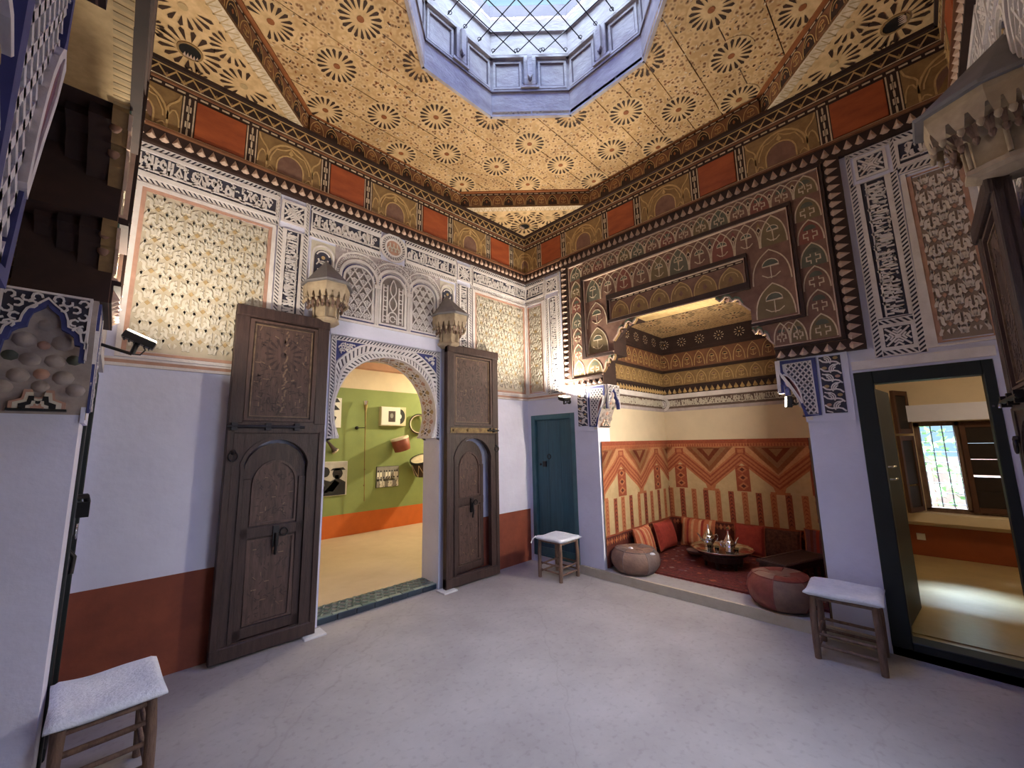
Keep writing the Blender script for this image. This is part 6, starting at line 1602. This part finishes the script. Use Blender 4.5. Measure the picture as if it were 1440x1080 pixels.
def teapot(x, y, sc, turn, label):
    t = thing('teapot', (x, y, 0.305), label, 'teapot'); z = 0.3045
    M = MB(); M.lathe([(a*sc, z+b*sc) for a, b in ((0.0, 0), (0.042, 0.0), (0.045, 0.008), (0.034, 0.018), (0.05, 0.035), (0.066, 0.065), (0.063, 0.095), (0.045, 0.12), (0.036, 0.128))], SILVER, (x, y, 0), 20); M.obj('pot', t)
    M = MB(); M.lathe([(a*sc, z+b*sc) for a, b in ((0.040, 0.128), (0.036, 0.14), (0.022, 0.165), (0.010, 0.18), (0.012, 0.19), (0.006, 0.20), (0.009, 0.212), (0.0, 0.222))], SILVER, (x, y, 0), 16); M.obj('lid', t)
    d = Vector((C(turn), S(turn), 0)); P = lambda r, h: tuple(Vector((x, y, z))+d*(r*sc)+Vector((0, 0, h*sc)))
    M = MB(); M.tube([P(0.05, 0.06), P(0.085, 0.075), P(0.10, 0.11), P(0.125, 0.14)], [0.014*sc, 0.011*sc, 0.008*sc, 0.006*sc], SILVER, 8); M.obj('spout', t)
    M = MB(); M.tube([P(-0.05, 0.105), P(-0.09, 0.12), P(-0.105, 0.09), P(-0.09, 0.055), P(-0.06, 0.05)], 0.006*sc, SILVER, 8); M.obj('handle', t)
teapot(tx+0.05, ty+0.16, 1.15, 2.4, 'silver teapot standing left on the round tray')
teapot(tx-0.05, ty-0.10, 1.05, -0.6, 'silver teapot with pointed lid standing right on the round tray')
t = thing('cone_bottle', (tx+0.16, ty-0.03, 0.305), 'tall dark red bottle standing behind the teapots on the round tray', 'bottle')
M = MB(); M.lathe([(0.0, 0.3045), (0.045, 0.3045), (0.047, 0.36), (0.035, 0.42), (0.018, 0.47), (0.016, 0.51), (0.0, 0.515)], mat('red_glaze', (0.22, 0.02, 0.02), 0.25), (tx+0.16, ty-0.03, 0), 16); M.obj('body', t)
M = MB(); M.lathe([(0.012, 0.51), (0.018, 0.52), (0.018, 0.535), (0.0, 0.54)], BRASS, (tx+0.16, ty-0.03, 0), 12); M.obj('stopper', t)
gm = glass_mat('tea_glass', (0.9, 0.85, 0.8))
for k, (dx, dy, lb) in enumerate(((-0.12, 0.10, 'small tea glass at the front left of the round tray'), (-0.19, -0.01, 'small tea glass at the front edge of the round tray'), (-0.13, -0.20, 'small tea glass at the front right of the round tray'))):
    t = thing('tea_glass', (tx+dx, ty+dy, 0.305), lb, 'glass', 'tea glasses on the tray')
    M = MB(); M.lathe([(0.0, 0.305), (0.018, 0.305), (0.020, 0.33), (0.026, 0.37), (0.0265, 0.372), (0.0235, 0.37), (0.017, 0.331), (0.0, 0.312)], gm, (tx+dx, ty+dy, 0), 14); M.obj('cup', t)
    M = MB(); M.lathe([(0.0255, 0.362), (0.0275, 0.3735)], BRASS, (tx+dx, ty+dy, 0), 14); M.obj('gilt_rim', t)
t = thing('small_dish', (tx+0.22, ty+0.40, 0.112), 'small pale round dish on the carpet below the striped cushion', 'dish')
M = MB(); M.lathe([(0.0, 0.125), (0.06, 0.125), (0.10, 0.155), (0.11, 0.185), (0.104, 0.185), (0.06, 0.135), (0.0, 0.133)], LEATHER, (tx+0.22, ty+0.40, 0), 20); M.lathe([(0.05, 0.1125), (0.05, 0.126)], LEATHER, (tx+0.22, ty+0.40, 0), 16); M.obj('bowl', t)
M = MB(); M.lathe([(0.112, 0.178), (0.116, 0.186), (0.104, 0.188)], LEATHER_GREY, (tx+0.22, ty+0.40, 0), 20); M.obj('rim', t)
# long low table on the right
t = thing('bench_table', (1.13, -2.86, 0.112), 'long low dark table with pierced sides near the right alcove wall', 'table')
GT = XY.sub(1.13, -2.86, -0.35)
M = MB(); M.bevbox(GT, -0.40, 0.40, -0.16, 0.16, 0.285, 0.315, 0.006, OLDWOOD); M.strip(GT, [(-0.37, -0.13), (0.37, -0.13), (0.37, 0.13), (-0.37, 0.13)], 0.02, 0.315, 0.320, OLDWOOD_PALE, True); M.obj('top', t)
for y in (-0.135, 0.135):
    M = MB(); F2 = Fr(GT(0, y, 0), GT.u, (0, 0, 1), GT.v)
    M.box(F2, -0.37, 0.37, 0.235, 0.2845, -0.012, 0.012, OLDWOOD)
    for k in range(6):
        c_ = -0.37+(k+0.5)*0.74/6; q = arch_pts(0.10, 0.15, 0.235, 8)
    M.obj('apron', t)
    for k in range(7):
        M = MB(); c_ = -0.36+k*0.12; M.box(F2, c_-0.014, c_+0.014, 0.113, 0.2355, -0.011, 0.011, OLDWOOD); M.obj('leg', t)
for sx in (-0.36, 0.36):
    M = MB(); M.box(GT, sx-0.012, sx+0.012, -0.125, 0.125, 0.20, 0.2845, OLDWOOD); M.obj('end_rail', t)

# ------------------------------------------------------------------ leather poufs
def pouf(x, y, z, R, H, pats, label, split):
    t = thing('leather_pouf', (x, y, z), label, 'pouf')
    n, m_ = 24, 12
    prof = [(0.0, 0.012), (0.55, 0.0), (0.80, 0.05), (0.97, 0.30), (1.0, 0.50), (0.95, 0.75), (0.80, 0.93), (0.62, 1.0), (0.45, 0.985), (0.30, 0.955), (0.15, 0.935), (0.0, 0.93)]
    rng = random.Random(int(x*100)); bump = [rng.uniform(-0.025, 0.025) for _ in range(12)]
    def P(k, j):
        r, h = prof[k]; a = 2*PI*j/n; rr = R*r*(1+bump[j*12//n % 12]*0.5+0.012*C(12*a)); return (x+rr*C(a), y+rr*S(a), z+H*h*(1+0.02*C(a*2+1)))
    for q in range(6):
        M = MB(); js = range(q*4, q*4+5); vs = [P(k, j) for k in range(1, 7) for j in js]
        M.add(vs, [(k*5+j, k*5+j+1, (k+1)*5+j+1, (k+1)*5+j) for k in range(5) for j in range(4)], pats[q % len(pats)], True); M.obj('side_gore', t)
    for q in range(6):
        M = MB(); js = range(q*4, q*4+5); vs = [P(k, j) for k in range(6, 11) for j in js]
        M.add(vs, [(k*5+j, k*5+j+1, (k+1)*5+j+1, (k+1)*5+j) for k in range(4) for j in range(4)], pats[(q+2) % len(pats)], True); M.obj('top_gore', t)
    M = MB(); vs = [P(10, j) for j in range(n)]; M.add(vs, [tuple(range(n))], pats[1]); M.prism(Fr((x, y, z+H*0.935), (1, 0, 0), (0, 1, 0), (0, 0, 1)), [(0.075*R/0.26*(1+0.25*(k % 2))*C(k*PI/8), 0.075*R/0.26*(1+0.25*(k % 2))*S(k*PI/8)) for k in range(16)], 0.0, 0.006, pats[0]); M.add([P(1, j) for j in range(n)], [tuple(range(n))[::-1]], pats[0]); M.obj('centre_patch', t)
    M = MB()
    for q in range(6): M.tube([tuple(Vector(P(k, q*4))*1.0) for k in range(2, 10)], 0.004, pats[1], 5, caps=False)
    M.tube([P(6, j) for j in range(n+1)], 0.006, pats[1], 5, caps=False); M.obj('seam_piping', t)
    if split:
        M = MB(); a = -2.3
        M.lathe([(0.028, 0), (0.02, 0.014), (0.0, 0.02)], FELT, (x-0.05, y+0.02, z+H*0.95), 8, fn=lambda a, q: 1+0.3*S(3*a)); M.lathe([(0.035, 0), (0.025, 0.012), (0.0, 0.018)], FELT, (x-0.03, y-R*0.86, z+H*0.86), 8, fn=lambda a, q: 1+0.3*S(4*a)); M.obj('stuffing_tuft', t)
    return t
pouf(0.22, -1.46, 0.095, 0.275, 0.27, [LEATHER, LEATHER_GREY, LEATHER], 'tan and grey patchwork leather pouf on the kerb at the left of the alcove', True)
pouf(0.20, -2.93, 0.095, 0.275, 0.29, [LEATHER, LEATHER_RED, LEATHER_RED, LEATHER], 'red and brown patchwork leather pouf on the kerb behind the right stool', False)

# ------------------------------------------------------------------ stools
def stool(c_, rot, w_, d, label, legs_round, saddle, zs):
    t = thing('felt_stool', (c_[0], c_[1], 0), label, 'stool'); G = XY.sub(c_[0], c_[1], rot); H = 0.475
    def top(u, v): return H+saddle*(abs(2*u-1)**2.2)*0.8-0.012*(1-(2*v-1)**2)*(1-(2*u-1)**2)+0.004*S(u*9+2)*S(v*8)-0.006*(abs(2*u-1)*abs(2*v-1))**4
    n = 14; M = MB(); th_ = 0.044
    def xy(u, v):
        x, y = 2*u-1, 2*v-1; pinch = 1-0.035*(1-abs(x)**2)*(abs(y) > 0.2)*abs(y)-0.0; pin2 = 1-0.04*(1-abs(y)**2)*abs(x)
        return x*w_/2*pin2*(1-0.015*(abs(x*y))**6), y*d/2*pinch*(1-0.015*(abs(x*y))**6)
    tp = [G(*xy(i/n, j/n), top(i/n, j/n)-th_*0.45*(max(abs(2*i/n-1), abs(2*j/n-1)) > 0.99)) for j in range(n+1) for i in range(n+1)]
    bt = [G(*xy(i/n, j/n), top(i/n, j/n)-th_*(1 if max(abs(2*i/n-1), abs(2*j/n-1)) < 0.99 else 0.62)) for j in range(n+1) for i in range(n+1)]
    W = n+1; fs = [(j*W+i, j*W+i+1, (j+1)*W+i+1, (j+1)*W+i) for j in range(n) for i in range(n)]; K = len(tp)
    bd_ = [i for i in range(n)]+[j*W+n for j in range(n)]+[n*W+i for i in range(n, 0, -1)]+[j*W for j in range(n, 0, -1)]
    fs2 = [tuple(a+K for a in f[::-1]) for f in fs]+[(bd_[k], K+bd_[k], K+bd_[(k+1) % len(bd_)], bd_[(k+1) % len(bd_)]) for k in range(len(bd_))]
    M.add(tp+bt, fs+fs2, FELT, True); M.obj('felt_seat', t)
    rng = random.Random(int(c_[0]*37))
    lx, ly = w_/2-0.055, d/2-0.055
    for sx in (-1, 1):
        for sy in (-1, 1):
            M = MB(); z1 = H-th_-0.004+0.5*saddle*(lx*2/w_)**2.2
            M.tube([G(sx*(lx+0.008)+rng.uniform(-.004, .004), sy*(ly+0.006), z) for z in (0.002, 0.12, 0.30)]+[G(sx*lx, sy*ly, z1)], [0.021, 0.023, 0.022, 0.020] if legs_round else [0.02]*4, LOG, 10 if legs_round else 4); M.obj('leg', t)
    for z in zs:
        for sy in (-1, 1):
            M = MB(); M.tube([G(-lx, sy*ly, z), G(lx, sy*ly, z+0.004)], 0.0115, LOG, 8); M.obj('stretcher', t)
        for sx in (-1, 1):
            M = MB(); M.tube([G(sx*lx, -ly, z+0.02), G(sx*lx, ly, z+0.022)], 0.011, LOG, 8); M.obj('stretcher', t)
    M = MB()
    for sx in (-1, 1): M.tube([G(sx*lx, -ly, H-0.055), G(sx*lx, ly, H-0.055)], 0.011, LOG, 8)
    for sy in (-1, 1): M.tube([G(-lx, sy*ly, H-0.062), G(lx, sy*ly, H-0.062)], 0.011, LOG, 8)
    M.obj('seat_rail', t)
    if abs(rot) < 0.02:
        M = MB(); M.tube([G(-w_/2+0.02, d/2-0.02, H-0.0), G(-w_/2-0.03, d/2-0.01, H-0.03), G(-w_/2-0.05, d/2, H-0.075)], 0.006, FELT, 6); M.obj('tie_cord', t)
    return t
stool((-0.30, -0.73), 0.0, 0.42, 0.42, 'small log stool with white felt seat in front of the teal door', True, 0.012, (0.07, 0.15))
stool((-0.265, -3.45), 0.04, 0.44, 0.46, 'log-legged stool with white felt seat before the right pier, beside the red pouf', True, 0.014, (0.07, 0.15))
stool((-4.185, -1.10), 0.03, 0.40, 0.50, 'nearest stool with white felt saddle seat, lower left, against the left wall', True, 0.012, (0.14, 0.24, 0.33))

# ------------------------------------------------------------------ floodlights
def flood(base, elbow, head, aim, w_, h_, label, power, glass=True, wall=(1, 0, 0)):
    t = thing('floodlight', base, label, 'floodlight')
    M = MB(); M.tube([base, elbow], 0.009, BLACKPL, 8); M.obj('arm', t)
    M = MB(); b = Vector(base); M.lathe([(0.03, -0.001), (0.03, 0.012), (0.012, 0.018)], BLACKPL, base, 12, axis=wall); M.obj('wall_plate', t)
    hd = Vector(head); A = Vector(aim).normalized(); x = A.cross(Vector((0, 1, 0)) if abs(A.y) < 0.9 else Vector((1, 0, 0))).normalized(); y = A.cross(x)
    G = Fr(head, x, y, A)
    M = MB(); M.tube([elbow, tuple(hd-A*0.03)], 0.013, BLACKPL, 8); M.obj('bracket', t)
    M = MB(); M.bevbox(G, -w_/2, w_/2, -h_/2, h_/2, -0.028, 0.014, 0.006, BLACKPL)
    for k in range(6): M.box(G, -w_/2+0.012+k*(w_-0.03)/5, -w_/2+0.018+k*(w_-0.03)/5, -h_/2+0.01, h_/2-0.01, -0.038, -0.028, BLACKPL)
    M.obj('housing', t)
    M = MB(); M.box(G, -w_/2+0.006, w_/2-0.006, -h_/2+0.006, h_/2-0.006, 0.0145, 0.022, LAMPGLASS); M.obj('lens', t)
    M = MB(); e = Vector(elbow); M.tube([tuple(e+Vector((0.0, 0, 0.0))), tuple(e+Vector((0.035, 0, 0.0))), tuple(e+Vector((0.055, 0, 0.03))), tuple(e+Vector((0.045, 0, 0.06))), tuple(hd-A*0.02)], 0.004, BLACKPL, 6); M.obj('cable', t)
    p = hd+A*0.03
    l = bpy.data.lights.new('floodlight_beam', 'AREA'); l.shape = 'RECTANGLE'; l.size = w_*0.9; l.size_y = h_*0.9; l.energy = power; l.color = WARM
    o = bpy.data.objects.new('floodlight_beam', l); col.objects.link(o); o.location = p; o.rotation_euler = A.to_track_quat('-Z', 'Y').to_euler()
    return t
flood((-4.395, -0.85, 2.195), (-4.245, -0.85, 2.152), (-4.217, -0.85, 2.245), (0.42, -0.10, 1), 0.15, 0.11, 'small black floodlight on an arm at the left wall, glass upward, above the plain plaster', 27)
flood((-0.004, -0.76, 2.13), (-0.17, -0.80, 2.09), (-0.195, -0.83, 2.165), (-0.12, -0.28, 1), 0.13, 0.10, 'small floodlight above the teal door glowing against the stucco, under the painted surround', 50, wall=(-1, 0, 0))
flood((0.12, -3.30, 1.93), (0.12, -3.22, 1.90), (0.12, -3.17, 1.93), (-0.30, 1.0, 0.08), 0.10, 0.08, 'bright small lamp under the right stucco bracket of the alcove', 52, wall=(0, 1, 0))
